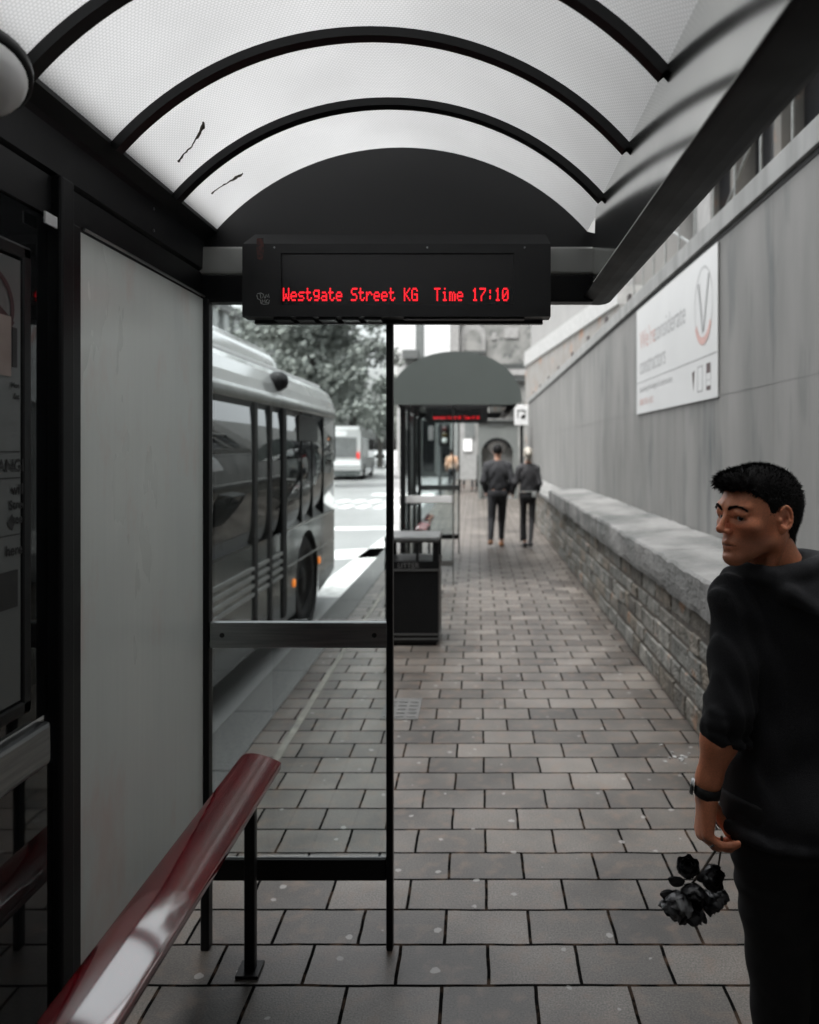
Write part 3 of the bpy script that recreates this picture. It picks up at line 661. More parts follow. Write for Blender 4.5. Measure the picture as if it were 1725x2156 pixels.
# ------------------------------------------------------------------ stone building behind the hoarding, with scaffold
bs = mat('sandstone', (.115,.108,.098), .85, c2=(.08,.08,.076), nscale=1.2, bump=.4, bscale=9, spots=((.15,.105,.08), 2.5, .6, .1))
wd = mat('dark_window', (.012,.013,.015), .15)
rb = empty('stone_building', (4.2, 12, 0), 'sandstone building under repair rising behind the hoarding', 'building')
MB().box((4.0,-4,0),(9,27,5.4)).build('wall', bs, rb)
b = MB()
y = -4
while y < 27:
    b.box((4.0,y,5.4),(4.4,y+.24,7.4)); y += 1.75
b.box((4.4,-4,5.4),(9,27,7.4)); b.box((4.001,-4,7.4),(9,27,9.5)); b.build('upper_wall', bs, rb)
y = -4
while y < 26:
    f = MB().box((4.30,y+.25,5.41),(4.32,y+1.74,7.39)).build('window', wd, rb); y += 1.75
MB().box((3.85,-4,7.42),(4.0,27,7.62)).build('string_course', mat('pale_stone',(.26,.26,.25),.8), rb)
MB().box((3.9,-4,5.2),(4.0,27,5.385)).build('string_course', bs, rb)
scf = empty('scaffold', (3.2, 6, 0), 'galvanised scaffold of poles and boards against the sandstone building', 'scaffold')
ps = mat('galvanised_tube',(.26,.275,.27),.45,.3,c2=(.2,.21,.205),nscale=20)
for i, y in enumerate(np.arange(1.5,16,.8)):
    MB().tube([(2.95,y,0),(2.95,y,6.6)], .016, 8).build('pole', ps, scf)
for z in (4.35,5.3): MB().tube([(2.95,1,z),(2.95,16,z+.05)], .022, 8).build('rail', ps, scf)
MB().tube([(3.0,3.0,6.3),(3.0,7.5,3.9)], .02, 8).build('brace', ps, scf); MB().tube([(3.0,6.0,6.3),(3.0,10.5,3.9)], .02, 8).build('brace', ps, scf); MB().tube([(3.0,12.2,5.3),(3.0,8.7,3.7)], .02, 8).build('brace', ps, scf)
MB().box((2.98,1,4.30),(3.7,16,4.345)).build('walk_board', mat('scaffold_board',(.30,.27,.23),.8,c2=(.22,.2,.17),nscale=8), scf)
MB().box((2.975,9.7,4.62),(2.995,10.45,5.02)).build('safety_board', mat('grey_board',(.3,.3,.295),.6), scf)
# white sloping parapet further off
wp = MB()
pa, pb = P(1300,600,15), P(1104,742,33); pa2, pb2 = P(1300,640,15), P(1104,772,33)
wp.add([pa, pb, pb2, pa2, pa+Vector((.5,0,0)), pb+Vector((.5,0,0)), pb2+Vector((.5,0,0)), pa2+Vector((.5,0,0))], [(0,3,2,1),(4,5,6,7),(0,1,5,4),(3,7,6,2),(0,4,7,3),(1,2,6,5)])
pr_ = empty('parapet_building', (pa.x+.6, 24, 0), 'pale rendered building with sloping white parapet past the hoarding', 'building')
wp.build('parapet', mat('pale_parapet',(.42,.425,.42),.6), pr_)
q = MB(); q.add([pa2+Vector((.05,0,0)), pb2+Vector((.05,0,0)), Vector((pb2.x+.05,pb2.y,0)), Vector((pa2.x+.05,pa2.y,0)), pa2+Vector((3,0,0)), pb2+Vector((3,0,0)), Vector((pb2.x+3,pb2.y,0)), Vector((pa2.x+3,pa2.y,0))], [(0,3,2,1),(4,5,6,7),(0,1,5,4),(0,4,7,3),(1,2,6,5)])
q.build('wall', mat('stained_render',(.24,.24,.23),.8,c2=(.20,.185,.17),nscale=2,spots=((.30,.17,.11),1.6,.6,.1)), pr_)
t = MB(); t.add([pa+Vector((.3,0,0)), pb+Vector((.3,0,0)), pb+Vector((.3,0,3)), pa+Vector((.3,0,4)), pa+Vector((3,0,0)), pb+Vector((3,0,0)), pb+Vector((3,0,3)), pa+Vector((3,0,4))], [(0,3,2,1),(4,5,6,7),(0,1,5,4),(3,7,6,2),(0,4,7,3),(1,2,6,5)])
t.build('upper_wall', mat('pale_render',(.26,.26,.255),.8,c2=(.235,.235,.23),nscale=.6), pr_)

# ------------------------------------------------------------------ litter bin
lb = empty('litter_bin', (-.57,6.85,0), 'black square litter bin with open hood standing on the pavement', 'litter bin')
bx0, bx1, by0, by1 = -.805, -.335, 6.63, 7.10
bk = M['black']
b = MB(); b.box((bx0,by0,.03),(bx1,by1,.66),.012); b.box((bx0+.02,by0+.02,0),(bx1-.02,by1-.02,.03)); b.build('body', bk, lb)
b = MB()
for x, y in ((bx0,by0),(bx1-.055,by0),(bx0,by1-.055),(bx1-.055,by1-.055)): b.box((x,y,.662),(x+.055,y+.055,.90))
b.box((bx0-.004,by0-.004,.66),(bx1+.004,by1+.004,.74)); b.box((bx0+.27,by0+.004,.741),(bx0+.295,by0+.02,.90))
b.build('hood_frame', bk, lb)
MB().box((bx0-.008,by0-.008,.90),(bx1+.008,by1+.008,.955),.018).build('lid', mat('grey_bin_lid',(.10,.105,.105),.4), lb)
b = MB(); b.box((bx0-.006,by0-.006,.655),(bx1+.006,by1+.006,.672)); b.box((bx0-.005,by0-.005,.095),(bx1+.005,by1+.005,.108)); b.box((bx0-.005,by0-.005,.055),(bx1+.005,by1+.005,.068)); b.build('trim_band', mat('bin_trim',(.16,.165,.165),.35,.6), lb)
put_text('LITTER', .062, (-.60,by0-.006,.70), (1,0,0), (0,0,1), mat('faint_silver',(.15,.15,.15),.4), 'lettering', lb)

# ------------------------------------------------------------------ bus beside the kerb
bus = empty('bus', (-2.98, 3, -.12), 'dark glossy single deck bus waiting at the kerb beside the shelter', 'bus')
BX = -1.75; BYE = 9.48; BYS = -3.5
bpaint = mat('dark_bus_paint', (.075,.083,.082), .12, c2=(.065,.072,.07), nscale=3, coat=.6)
bcove = mat('silver_roof_paint', (.55,.56,.555), .12, .2, c2=(.48,.49,.485), nscale=2, coat=.5)
bglass = mat('tinted_bus_glass', (.010,.011,.012), .015, ior=2.6)
trim = mat('pale_bus_trim', (.50,.51,.50), .25, .4)
# body side with a rounded end in plan
def plan(x, rad, yend, n=8):
    return [(x, BYS)] + [(x-rad+rad*math.cos(a), yend-rad+rad*math.sin(a)) for a in [math.pi/2*i/n for i in range(n+1)]] + [(-4.2, yend), (-4.2, BYS)]
def slab(poly, z0, z1, name, m, z0f=None, parent=bus):
    return MB().prism([(p[0], p[1]) for p in poly], 'z', z0, z1, True).build(name, m, parent)
# skirt with wheel cut-out
WY, WZ, WR = 7.84, .36, .52
def side_poly():
    pts = [(BYS,.14),(WY-WR,.14)] + [(WY-WR*math.cos(a), max(.14, WZ+WR*math.sin(a))) for a in [math.pi*i/16 for i in range(17)]] + [(WY+WR,.14),(BYE-.5,.20),(BYE-.18,.26)]
    return pts
pts = side_poly(); b = MB()
top = [(p[0], .97) for p in pts]
vs = [(BX, p[0], p[1]) for p in pts] + [(BX, p[0], .97) for p in pts]; n = len(pts)
b.add(vs, [(i, i+1, n+i+1, n+i) for i in range(n-1)])
rad = .18
for i in range(8):
    a, a2 = math.pi/2*i/8, math.pi/2*(i+1)/8
    f = lambda t, z: (BX-rad+rad*math.cos(t), BYE-rad+rad*math.sin(t), z)
    b.add([f(a,.26), f(a2,.26), f(a2,.97), f(a,.97)], [(0,1,2,3)], True)
b.add([(BX-rad,BYE,.26),(-4.2,BYE,.26),(-4.2,BYE,.97),(BX-rad,BYE,.97)], [(0,1,2,3)])
b.build('skirt', bpaint, bus)
MB().box((-4.2,BYS,.16),(BX-.03,WY-WR-.02,.96)).build('underbody', M['rubber'], bus)
slab(plan(BX-.004,.18,BYE-.004), .972, 2.085, 'window_band', bglass)
slab(plan(BX+.012,.19,BYE+.01), 2.086, 2.19, 'cantrail', trim)
# cove
sec = [(BX-.0,2.191),(BX-.03,2.28),(BX-.09,2.39),(BX-.19,2.47)]
b = MB()
for k in range(3):
    a, c = sec[k], sec[k+1]
    b.add([(a[0],BYS,a[1]),(a[0],BYE-.1,a[1]),(c[0],BYE-.14,c[1]),(c[0],BYS,c[1])], [(0,1,2,3)], True)
    b.add([(a[0],BYE-.1,a[1]),(-4.2,BYE-.02,a[1]),(-4.2,BYE-.06,c[1]),(c[0],BYE-.14,c[1])], [(0,1,2,3)], True)
b.build('roof_cove', bcove, bus)
MB().prism([(BX-.185,2.471),(BX-.195,2.50),(BX-.26,2.515),(-4.2,2.515),(-4.2,2.471)],'y',BYS,BYE-.13).build('roof', M['white'], bus)
pod = [(-2.27,2.516),(-2.30,2.72),(-2.40,2.84),(-2.6,2.875),(-3.4,2.875),(-3.6,2.84),(-3.7,2.72),(-3.72,2.516)]
b = MB(); npd = len(pod); ys = [(BYS,1,0),(8.55,1,0),(8.78,.97,.04),(8.95,.9,.12),(9.02,.8,.26)]
vs = []
for y, s_, dz in ys:
    for x_, z_ in pod: vs.append((-3+(x_+3)*s_, y, 2.516+(z_-2.516)*(1-dz*1.1)))
fs = [(i*npd+k, i*npd+k+1, (i+1)*npd+k+1, (i+1)*npd+k) for i in range(len(ys)-1) for k in range(npd-1)] + [tuple(range((len(ys)-1)*npd, len(ys)*npd))]
b.add(vs, fs, True); b.build('roof_pod', bcove, bus)
# end pillar, door pillars, waist rail, side screen
b = MB()
for y0 in (-1.5,1.3,3.9): b.box((BX-.02,y0,.97),(BX+.004,y0+.09,2.086))
b.build('window_pillar', M['black'], bus)
for X, w in ((539,.075),(570,.07),(600,.12)):
    y0 = 1.75*1600/(1005-X); MB().box((BX-.02,y0-w,.2),(BX+.014,y0+w*.2,2.084),.006).build('door_pillar', M['rubber'], bus)
MB().box((BX-.01,BYS,.962),(BX+.006,5.85,.982)).build('waist_rail', mat('dark_trim',(.03,.032,.032),.3), bus)
MB().box((BX-.01,7.0,.962),(BX+.006,BYE-.2,.985)).build('waist_rail', trim, bus)
MB().box((BX-.004,7.42,1.80),(BX+.009,8.30,2.055),.004).build('side_screen', M['lens'], bus)
b = MB()
for y in (7.55,8.05,8.62): b.box((BX-.004,y,.99),(BX+.004,y+.035,2.08))
b.build('window_divider', M['dark'], bus)
for k in range(4):
    b = MB(); zk = .80-.068*k
    b.box((BX-.006,BYS,zk-.027),(BX+.0125,6.83 - .0*k,zk),.001); b.build('side_stripe', mat('silver_stripe_%d' % k,(.36,.37,.36),.3) if k == 0 else bpy.data.materials['silver_stripe_0'], bus)
MB().box((BX-.006,7.0,.62),(BX+.004,BYE-.2,.632)).build('side_stripe', trim, bus)
for y, z in ((7.25,.44),(8.40,.49)):
    MB().ball((BX+.006,y,z), .035, 12, 8, (.4,1,1.2)).build('side_marker', mat('amber_marker',(.75,.22,.04),.3,emis=((.9,.25,.04),.25)), bus)
# wheel
wh = lathe([(.47,-.11),(.47,.11),(.43,.135),(.30,.135),(.29,.11),(.14,.08),(.13,.11),(0,.11)], (BX-.16,WY,.355), (1,0,0), 32).build('wheel', M['rubber'], bus)
lathe([(.285,.112),(.27,.105),(.15,.085),(.12,.115),(0,.118)], (BX-.158,WY,.355), (1,0,0), 28).build('rim', M['dark'], wh)
lathe([(.52,-.35),(.52,-.002)], (BX,WY,.36), (1,0,0), 36).build('wheel_arch', M['rubber'], bus)
# roof lamp
lathe([(.0,.10),(.05,.085),(.08,.05),(.09,0),(.075,-.08),(0,-.09)], P(585,803,6.75), (.75,-.5,.1), 20).build('roof_vent', M['rubber'], bus)
b = MB(); b.tube([(BX-.15,BYE-.02,2.25),(BX-.10,BYE+.10,2.22),(BX-.09,BYE+.12,2.05)], .018, 8); b.box((BX-.17,BYE+.06,1.55),(BX-.04,BYE+.14,2.03),.03); b.build('wing_mirror', M['rubber'], bus)

# ------------------------------------------------------------------ far bus, seen from behind
fb = empty('bus', (-7.3, 47, -.12), 'small pale bus in the distance seen from behind, red tail light', 'bus')
ang = R(-3); 
def fbp(u, v, z): return Vector((-6.75+u*math.cos(ang)+v*math.sin(ang), 44+v*math.cos(ang)-u*math.sin(ang), z-.12))
def fbox(b, u0, v0, z0, u1, v1, z1):
    c = [fbp(u, v, z) for z in (z0,z1) for u, v in ((u0,v0),(u1,v0),(u1,v1),(u0,v1))]
    return b.add(c, [(0,3,2,1),(4,5,6,7),(0,1,5,4),(1,2,6,5),(2,3,7,6),(3,0,4,7)])
fbox(MB(), -2.5,0,.605,0,10,2.95).build('body', mat('pale_bus_paint',(.46,.465,.46),.4,c2=(.42,.425,.42),nscale=1), fb)
fbox(MB(), -2.48,.02,.28,-.02,10,.60).build('lower_body', bpaint, fb)
fbox(MB(), -2.2,-.02,1.35,-.22,.02,2.5).build('rear_window', mat('grey_reflective_glass',(.17,.175,.175),.2), fb)
fbox(MB(), .0,.5,1.3,.02,9.6,2.5).build('side_window', bglass, fb)
fbox(MB(), -2.4,.1,2.951,-.1,9,3.15).build('roof_unit', M['white'], fb)
fbox(MB(), -2.2,-.03,2.56,-.8,.0,2.85).build('route_panel', M['white'], fb)
fbox(MB(), -.22,-.04,1.25,-.06,.0,1.65).build('tail_light', mat('red_tail_light',(.6,.03,.03),.3,emis=((.9,.05,.04),.2)), fb)
fbox(MB(), -2.49,-.035,.86,-.01,-.002,1.16).build('bumper', M['white'], fb)
fbox(MB(), -2.3,-.03,.45,-1.8,.0,.6).build('number_plate', M['white'], fb)
for v in (2.3,8): lathe([(.48,-.14),(.48,.14),(.3,.15),(0,.14)], fbp(-.12,v,.48), (math.cos(ang),-math.sin(ang),0), 20).build('wheel', M['rubber'], fb)

# ------------------------------------------------------------------ pale car further on
cr = empty('parked_car', (-9.6,75,-.12), 'tiny white car far down the road past the pale bus', 'car')
cp = [(-2,.3),(-2.1,.75),(-1.3,.9),(-.7,1.4),(.9,1.42),(1.6,.95),(2.1,.85),(2.15,.3)]
b = MB(); vs = [(-9.6+sx_, 75+x_, z_-.12) for sx_ in (-.85,.85) for x_, z_ in cp]; n = len(cp)
b.add(vs, [tuple(range(n)), tuple(range(2*n-1,n-1,-1))]+[(i,(i+1)%n,(i+1)%n+n,i+n) for i in range(n)]); b.build('body', M['white'], cr)
MB().box((-10.3,73.55,.8),(-8.9,73.6,1.2)).build('rear_window', bglass, cr)
for x in (-10.35,-8.85):
    for y in (73.7,76.4): lathe([(.31,-.09),(.31,.09),(0,.09)], (x,y,.19), (1,0,0), 16).build('wheel', M['rubber'], cr)
# ------------------------------------------------------------------ unseen block with window shapes, added behind the viewer to shade the near pavement
ob = empty('shade_block', (0,-12,0), 'added unseen dark block behind the viewer that shades the near pavement', 'building')
obm = mat('shade_block_dark', (.06,.055,.052), .9, c2=(.09,.085,.08), nscale=3)
MB().box((-60,-20,0),(40,-5.5,34)).build('wall', obm, ob)
for x in range(-58,38,4):
    for z in (2,6,10,14,18,22,26,30): MB().box((x,-5.49,z),(x+2.2,-5.45,z+2.2)).build('window', M['dglass'], ob)
# ------------------------------------------------------------------ trees
def leaf_mat(name, c, c2):
    m = mat(name, c, .7, c2=c2, nscale=.7, contrast=(.4,.6)); return m
lm = leaf_mat('tree_leaves', (.10,.112,.102), (.21,.225,.205)); bark = mat('bark', (.05,.047,.042), .9)
def tree(base, h, clumps, n, label, seed, name='tree', lsz=.22):
    rg = random.Random(seed); root = empty(name, base, label, 'tree', 'trees along the far side of the road'); base = Vector(base)
    tr = MB(); fork = base+Vector((rg.uniform(-.3,.3),rg.uniform(-.3,.3),h*.42))
    tr.tube([base, base+Vector((.05,0,h*.2)), fork], [.30,.24,.19], 10)
    for c, r in clumps:
        e = base+Vector(c); m_ = fork.lerp(e,.5)+Vector((rg.uniform(-.4,.4),rg.uniform(-.4,.4),.3)); tr.tube([fork, m_, e], [.12,.08,.03], 6)
    tr.build('trunk', bark, root)
    vs = np.zeros((n*4,3)); nr = np.random.RandomState(seed); k = 0
    tot = sum(r**2 for _, r in clumps)
    for c, r in clumps:
        cnt = int(n*r*r/tot)
        # sub-clumps give an uneven outline
        subs = [Vector(c)+Vector((nr.normal(0,.5),nr.normal(0,.5),nr.normal(0,.42)))*r for _ in range(9)]
        for _ in range(cnt):
            s_ = subs[nr.randint(9)]; p = base+s_+Vector((nr.normal(),nr.normal(),nr.normal()*.8))*r*.22
            a = Vector(nr.normal(size=3)).normalized(); b_ = a.orthogonal().normalized(); c_ = a.cross(b_); z_ = lsz*nr.uniform(.6,1.3)
            for q, (u, v) in enumerate(((-1,-.6),(1,-.6),(1,.6),(-1,.6))): vs[k*4+q] = p+b_*u*z_*.6+c_*v*z_*.6
            k += 1
    me = bpy.data.meshes.new('crown'); off = np.array(base)
    me.from_pydata((vs[:k*4]-off).tolist(), [], [(4*i,4*i+1,4*i+2,4*i+3) for i in range(k)]); me.materials.append(lm)
    o = bpy.data.objects.new('crown', me); col.objects.link(o); o.parent = root
    return root
def B(X, d): return ((X-VX)/FPX*d, d, 0)
tree(B(655,36), 11, [((-.8,0,4.6),2.0),((.9,.5,5.6),2.1),((-1.2,0,7.2),2.2),((1.6,0,7.8),2.1),((0,.5,9.2),2.3)], 4600, 'dense dark street tree rising just past the rear of the dark bus', 1)
tree(B(738,46), 12, [((-1.4,0,4.8),2.0),((.8,0,5.2),1.9),((-1.2,0,7.2),1.8),((1.0,0,7.6),1.7),((-.4,0,9.2),1.8)], 4200, 'street tree with gaps of sky above the pale distant bus', 2)
tree(B(800,70), 11, [((-1.5,0,4.5),2.4),((1.5,0,4.8),2.2),((0,0,7.4),2.4)], 3500, 'lower paler tree farthest down the road', 3)
tree(B(590,52), 13, [((-2,0,5),2.6),((1.5,0,6),2.8),((-1,0,9),2.8),((2,0,10),2.6)], 3600, 'broad tree standing before the pilastered grey building', 4)

# ------------------------------------------------------------------ pilastered building across the road
lbm = mat('pale_grey_stone', (.33,.34,.335), .8, c2=(.35,.36,.355), nscale=.8)
lb2 = empty('pilastered_building', (-25,60,0), 'large pale grey building with vertical pilasters across the road', 'building')
MB().box((-36,36,0),(-20.5,100,13.2)).build('wall', lbm, lb2)
for y in np.arange(37,99,2.6): MB().box((-20.5,y,0),(-20.1,y+1.1,12.6)).build('pilaster', lbm, lb2)
for y in np.arange(38.4,97,2.6):
    for z in (1.5,5.3,9.1): MB().box((-20.52,y,z),(-20.46,y+.9,z+2.6)).build('window', M['dglass'], lb2)
MB().box((-20.9,36,12.61),(-19.9,100,13.3)).build('cornice', M['coping'], lb2)

# ------------------------------------------------------------------ gothic stone building at the end of the street
gm = mat('grey_rubble_front', (.10,.103,.098), .9, c2=(.19,.19,.182), nscale=1.3, bump=.5, bscale=5, spots=((.055,.06,.058), 2.2, .58, .1))
gb = empty('gothic_building', (2.2,46,0), 'grey stone gothic building with arched window at the street end', 'building')
gx0, gx1 = P(948,0,44).x, P(1120,0,44).x
MB().box((gx0,44,0),(gx1+6,56,14)).build('wall', gm, gb)
dkb = mat('dark_stone_band', (.04,.044,.043), .9); ltb = mat('pale_stone_band', (.22,.22,.215), .8)
for Y0, Y1, m_ in ((766,776,dkb),(777,790,ltb),(792,803,dkb),(862,866,dkb)):
    MB().box((P(1020 if Y0 < 790 else 1050,0,43.8).x,43.75,P(0,Y1,43.8).z),(gx1+6,44.0,P(0,Y0,43.8).z)).build('string_course', m_, gb)
MB().box((P(950,0,43.5).x,43.3,0),(P(967,0,43.5).x,44,13.5)).build('buttress', ltb, gb)
def archwin(Xa, Xb, Yt, Yb, d, m_, name, parent, th=.1, hood=None):
    ra, rb_ = P(Xa,0,d).x, P(Xb,0,d).x; r = (rb_-ra)/2; cx = (ra+rb_)/2; zt = P(0,Yt,d).z; zb = P(0,Yb,d).z
    pts = [(cx+r*math.cos(a), zt-r+r*math.sin(a)) for a in [math.pi*i/14 for i in range(15)]]+[(cx-r,zb),(cx+r,zb)]
    return MB().prism(pts,'y',d-th,d).build(name, m_, parent)
archwin(970,1022,682,758,44,ltb,'window_surround',gb,.3)
w_ = archwin(978,1014,694,742,43.7,gm,'arched_window',gb,.06)
MB().box((P(975,0,43.6).x,43.5,P(0,746,43.6).z),(P(1022,0,43.6).x,43.68,P(0,739,43.6).z)).build('sill', dkb, gb)
for Xa, Xb, Ya, Yb in ((1065,1082,820,838),(1036,1046,700,715),(1062,1092,690,712)):
    MB().box((P(Xa,0,44).x,43.93,P(0,Yb,44).z),(P(Xb,0,44).x,43.99,P(0,Ya,44).z)).build('window', wd if Yb > 720 else ltb, gb)
MB().ball(P(1002,757,40), .16, 10, 8).build('amber_lamp', mat('amber_lamp',(.7,.25,.08),.4,emis=((.9,.3,.08),.5)), gb)
MB().ball(P(1039,781,40), .18, 10, 8).build('white_lamp', mat('white_globe',(.8,.8,.8),.3), gb)
# rear tower/chimney pieces against the sky
ct = empty('chimney_building', (-4.4,62,0), 'pale building with tall grey chimney stack seen against the sky', 'building')
MB().box((P(836,0,60).x,60,0),(P(940,0,60).x,66,P(0,752,60).z)).build('wall', mat('light_grey_stone',(.36,.37,.365),.9), ct)  # wall in plain light grey stone
MB().box((P(876,0,60).x,59.6,0),(P(892,0,60).x,61,P(0,660,60).z)).build('chimney', mat('grey_stack',(.11,.12,.118),.9), ct)
MB().box((P(846,0,59).x,59,P(0,754,59).z),(P(880,0,59).x,60,P(0,736,59).z)).build('roof_plant', mat('grey_plant',(.08,.086,.085),.8), ct)

# ------------------------------------------------------------------ kiosk with arched opening
ko = empty('arched_kiosk', (P(1049,0,26).x,26.5,0), 'grey kiosk with a dark arched opening ahead of the walking couple', 'kiosk')
km = mat('grey_kiosk_paint', (.13,.14,.134), .6, c2=(.11,.12,.116), nscale=2)
kx0, kx1, kzt = P(1007,0,26).x, P(1091,0,26).x, P(0,887,26).z
kc, kr = P(1047,0,26).x, .54; kza = P(0,955,26).z
outer = [(kx0,0),(kx0,kzt),(kx1,kzt),(kx1,0)]
ar = [(kc+kr*math.cos(a), kza+kr*math.sin(a)) for a in [math.pi*i/20 for i in range(21)]]
b = MB()
poly = [(kx1,0),(kc+kr,0)]+ar+[(kc-kr,0),(kx0,0),(kx0,kzt),(kx1,kzt)]
b.prism(poly,'y',26,26.35); b.build('front', km, ko)
MB().box((kx0,26.351,0),(kx1,27.4,kzt)).build('back', mat('kiosk_recess',(.24,.245,.24),.6), ko)
b = MB(); nn = 20
for i in range(nn):
    a, a2 = math.pi*(.14+.72*i/nn), math.pi*(.14+.72*(i+1)/nn)
    b.add([(kc+r*math.cos(t),25.99,kza+r*math.sin(t)) for r, t in ((kr*.80,a),(kr*1.0,a),(kr*1.0,a2),(kr*.80,a2))], [(0,1,2,3)])
b.build('arch_band', M['black'], ko)
lathe([(.0,.02),(.34,.02),(.34,0)], (kc,26.34,P(0,935,26).z), (0,-1,0), 24).build('round_panel', M['white'], ko)
MB().box((P(1034,0,25.9).x,25.97,P(0,897,26).z),(P(1060,0,25.9).x,25.995,P(0,890,26).z)).build('name_plate', M['paper'], ko)
MB().box((kx0-.06,25.9,kzt),(kx1+.06,27.5,kzt+.06)).build('roof', mat('kiosk_roof',(.07,.075,.075),.6), ko)

# ------------------------------------------------------------------ bus stop flag
bsf = empty('bus_stop_sign', (.80,14.2,0), 'square white bus stop flag on a slim pole beside the woman', 'sign')
fx0, fx1 = P(1083,0,14.2).x, P(1112,0,14.2).x; fz0, fz1 = P(0,895,14.2).z, P(0,853,14.2).z
MB().tube([((fx0+fx1)/2+.01,14.22,0),((fx0+fx1)/2+.01,14.22,fz1)], .03, 10).build('pole', M['dark'], bsf)
MB().box((fx0,14.15,fz0),(fx1,14.185,fz1),.006).build('flag', M['white'], bsf)
b = MB(); cx_, cz_ = (fx0+fx1)/2, P(0,872,14.2).z; s_ = .075
for a_, c_ in (((-1,-1),(-.8,1)),((-1,.8),(1,1)),((.8,-.2),(1,1)),((-.1,-1),(1,-.6)),((.2,-.6),(1,-.2))): b.box((cx_+a_[0]*s_,14.143,cz_+a_[1]*s_),(cx_+c_[0]*s_,14.149,cz_+c_[1]*s_))
b.build('bus_symbol', M['ink'], bsf)

# ------------------------------------------------------------------ traffic light
tl = empty('traffic_light', (P(936,0,24).x,24,0), 'dark traffic light on a grey pole beyond the second shelter', 'traffic light')
MB().tube([(P(926,0,24).x,24.1,0),(P(926,0,24).x,24.1,3.0)], .06, 10).build('pole', M['steel'], tl)
MB().box((P(924,0,24).x,23.95,P(0,939,24).z),(P(947,0,24).x,23.99,P(0,893,24).z),.02).build('backing_board', M['black'], tl)
MB().box((P(929,0,24).x,23.75,P(0,935,24).z),(P(943,0,24).x,23.945,P(0,897,24).z),.03).build('signal_head', M['rubber'], tl)
for Y, c in ((904,(.05,.01,.01)),(916,(.05,.035,.01)),(928,(.5,.52,.5))):
    lathe([(0,.02),(.07,.015),(.085,0)], P(936,Y,23.74), (0,-1,0), 16).build('signal_lens', mat('lens_%d' % Y, c, .2), tl)
# white notice board and pale hoarding panels by the kiosk
nb = empty('notice_board', (P(985,0,30).x,30,0), 'pale notice board with bright white poster left of the kiosk', 'notice board')
MB().box((P(968,0,30).x,30,P(0,1010,30).z),(P(1004,0,30).x,30.1,P(0,860,30).z)).build('board', mat('pale_board',(.27,.275,.27),.6), nb)
MB().box((P(976,0,30).x,29.95,P(0,950,30).z),(P(994,0,30).x,29.995,P(0,924,30).z)).build('poster', mat('white_poster',(.82,.83,.83),.5), nb)
MB().box((P(979,0,30).x,29.95,P(0,922,30).z),(P(1000,0,30).x,29.995,P(0,884,30).z)).build('poster', M['paper'], nb)
for X in (969,1003): MB().box((P(X-1,0,30).x,30.0,0),(P(X+1,0,30).x,30.09,P(0,1008,30).z)).build('leg', M['dark'], nb)
# shopfront row filling the distance
sf = empty('shopfront_building', (-3.2,52,0), 'distant dark shopfront building behind the traffic light', 'building')
MB().box((P(850,0,50).x,50,0),(P(1010,0,50).x,58,P(0,850,50).z)).build('wall', mat('grey_front',(.15,.156,.153),.8,c2=(.11,.116,.113),nscale=.7), sf)
for Xa, Xb, Ya in ((856,884,905),(890,915,885),(922,960,900)):
    MB().box((P(Xa,0,50).x,49.9,.3),(P(Xb,0,50).x,49.98,P(0,Ya,50).z)).build('shop_window', M['dglass'], sf)
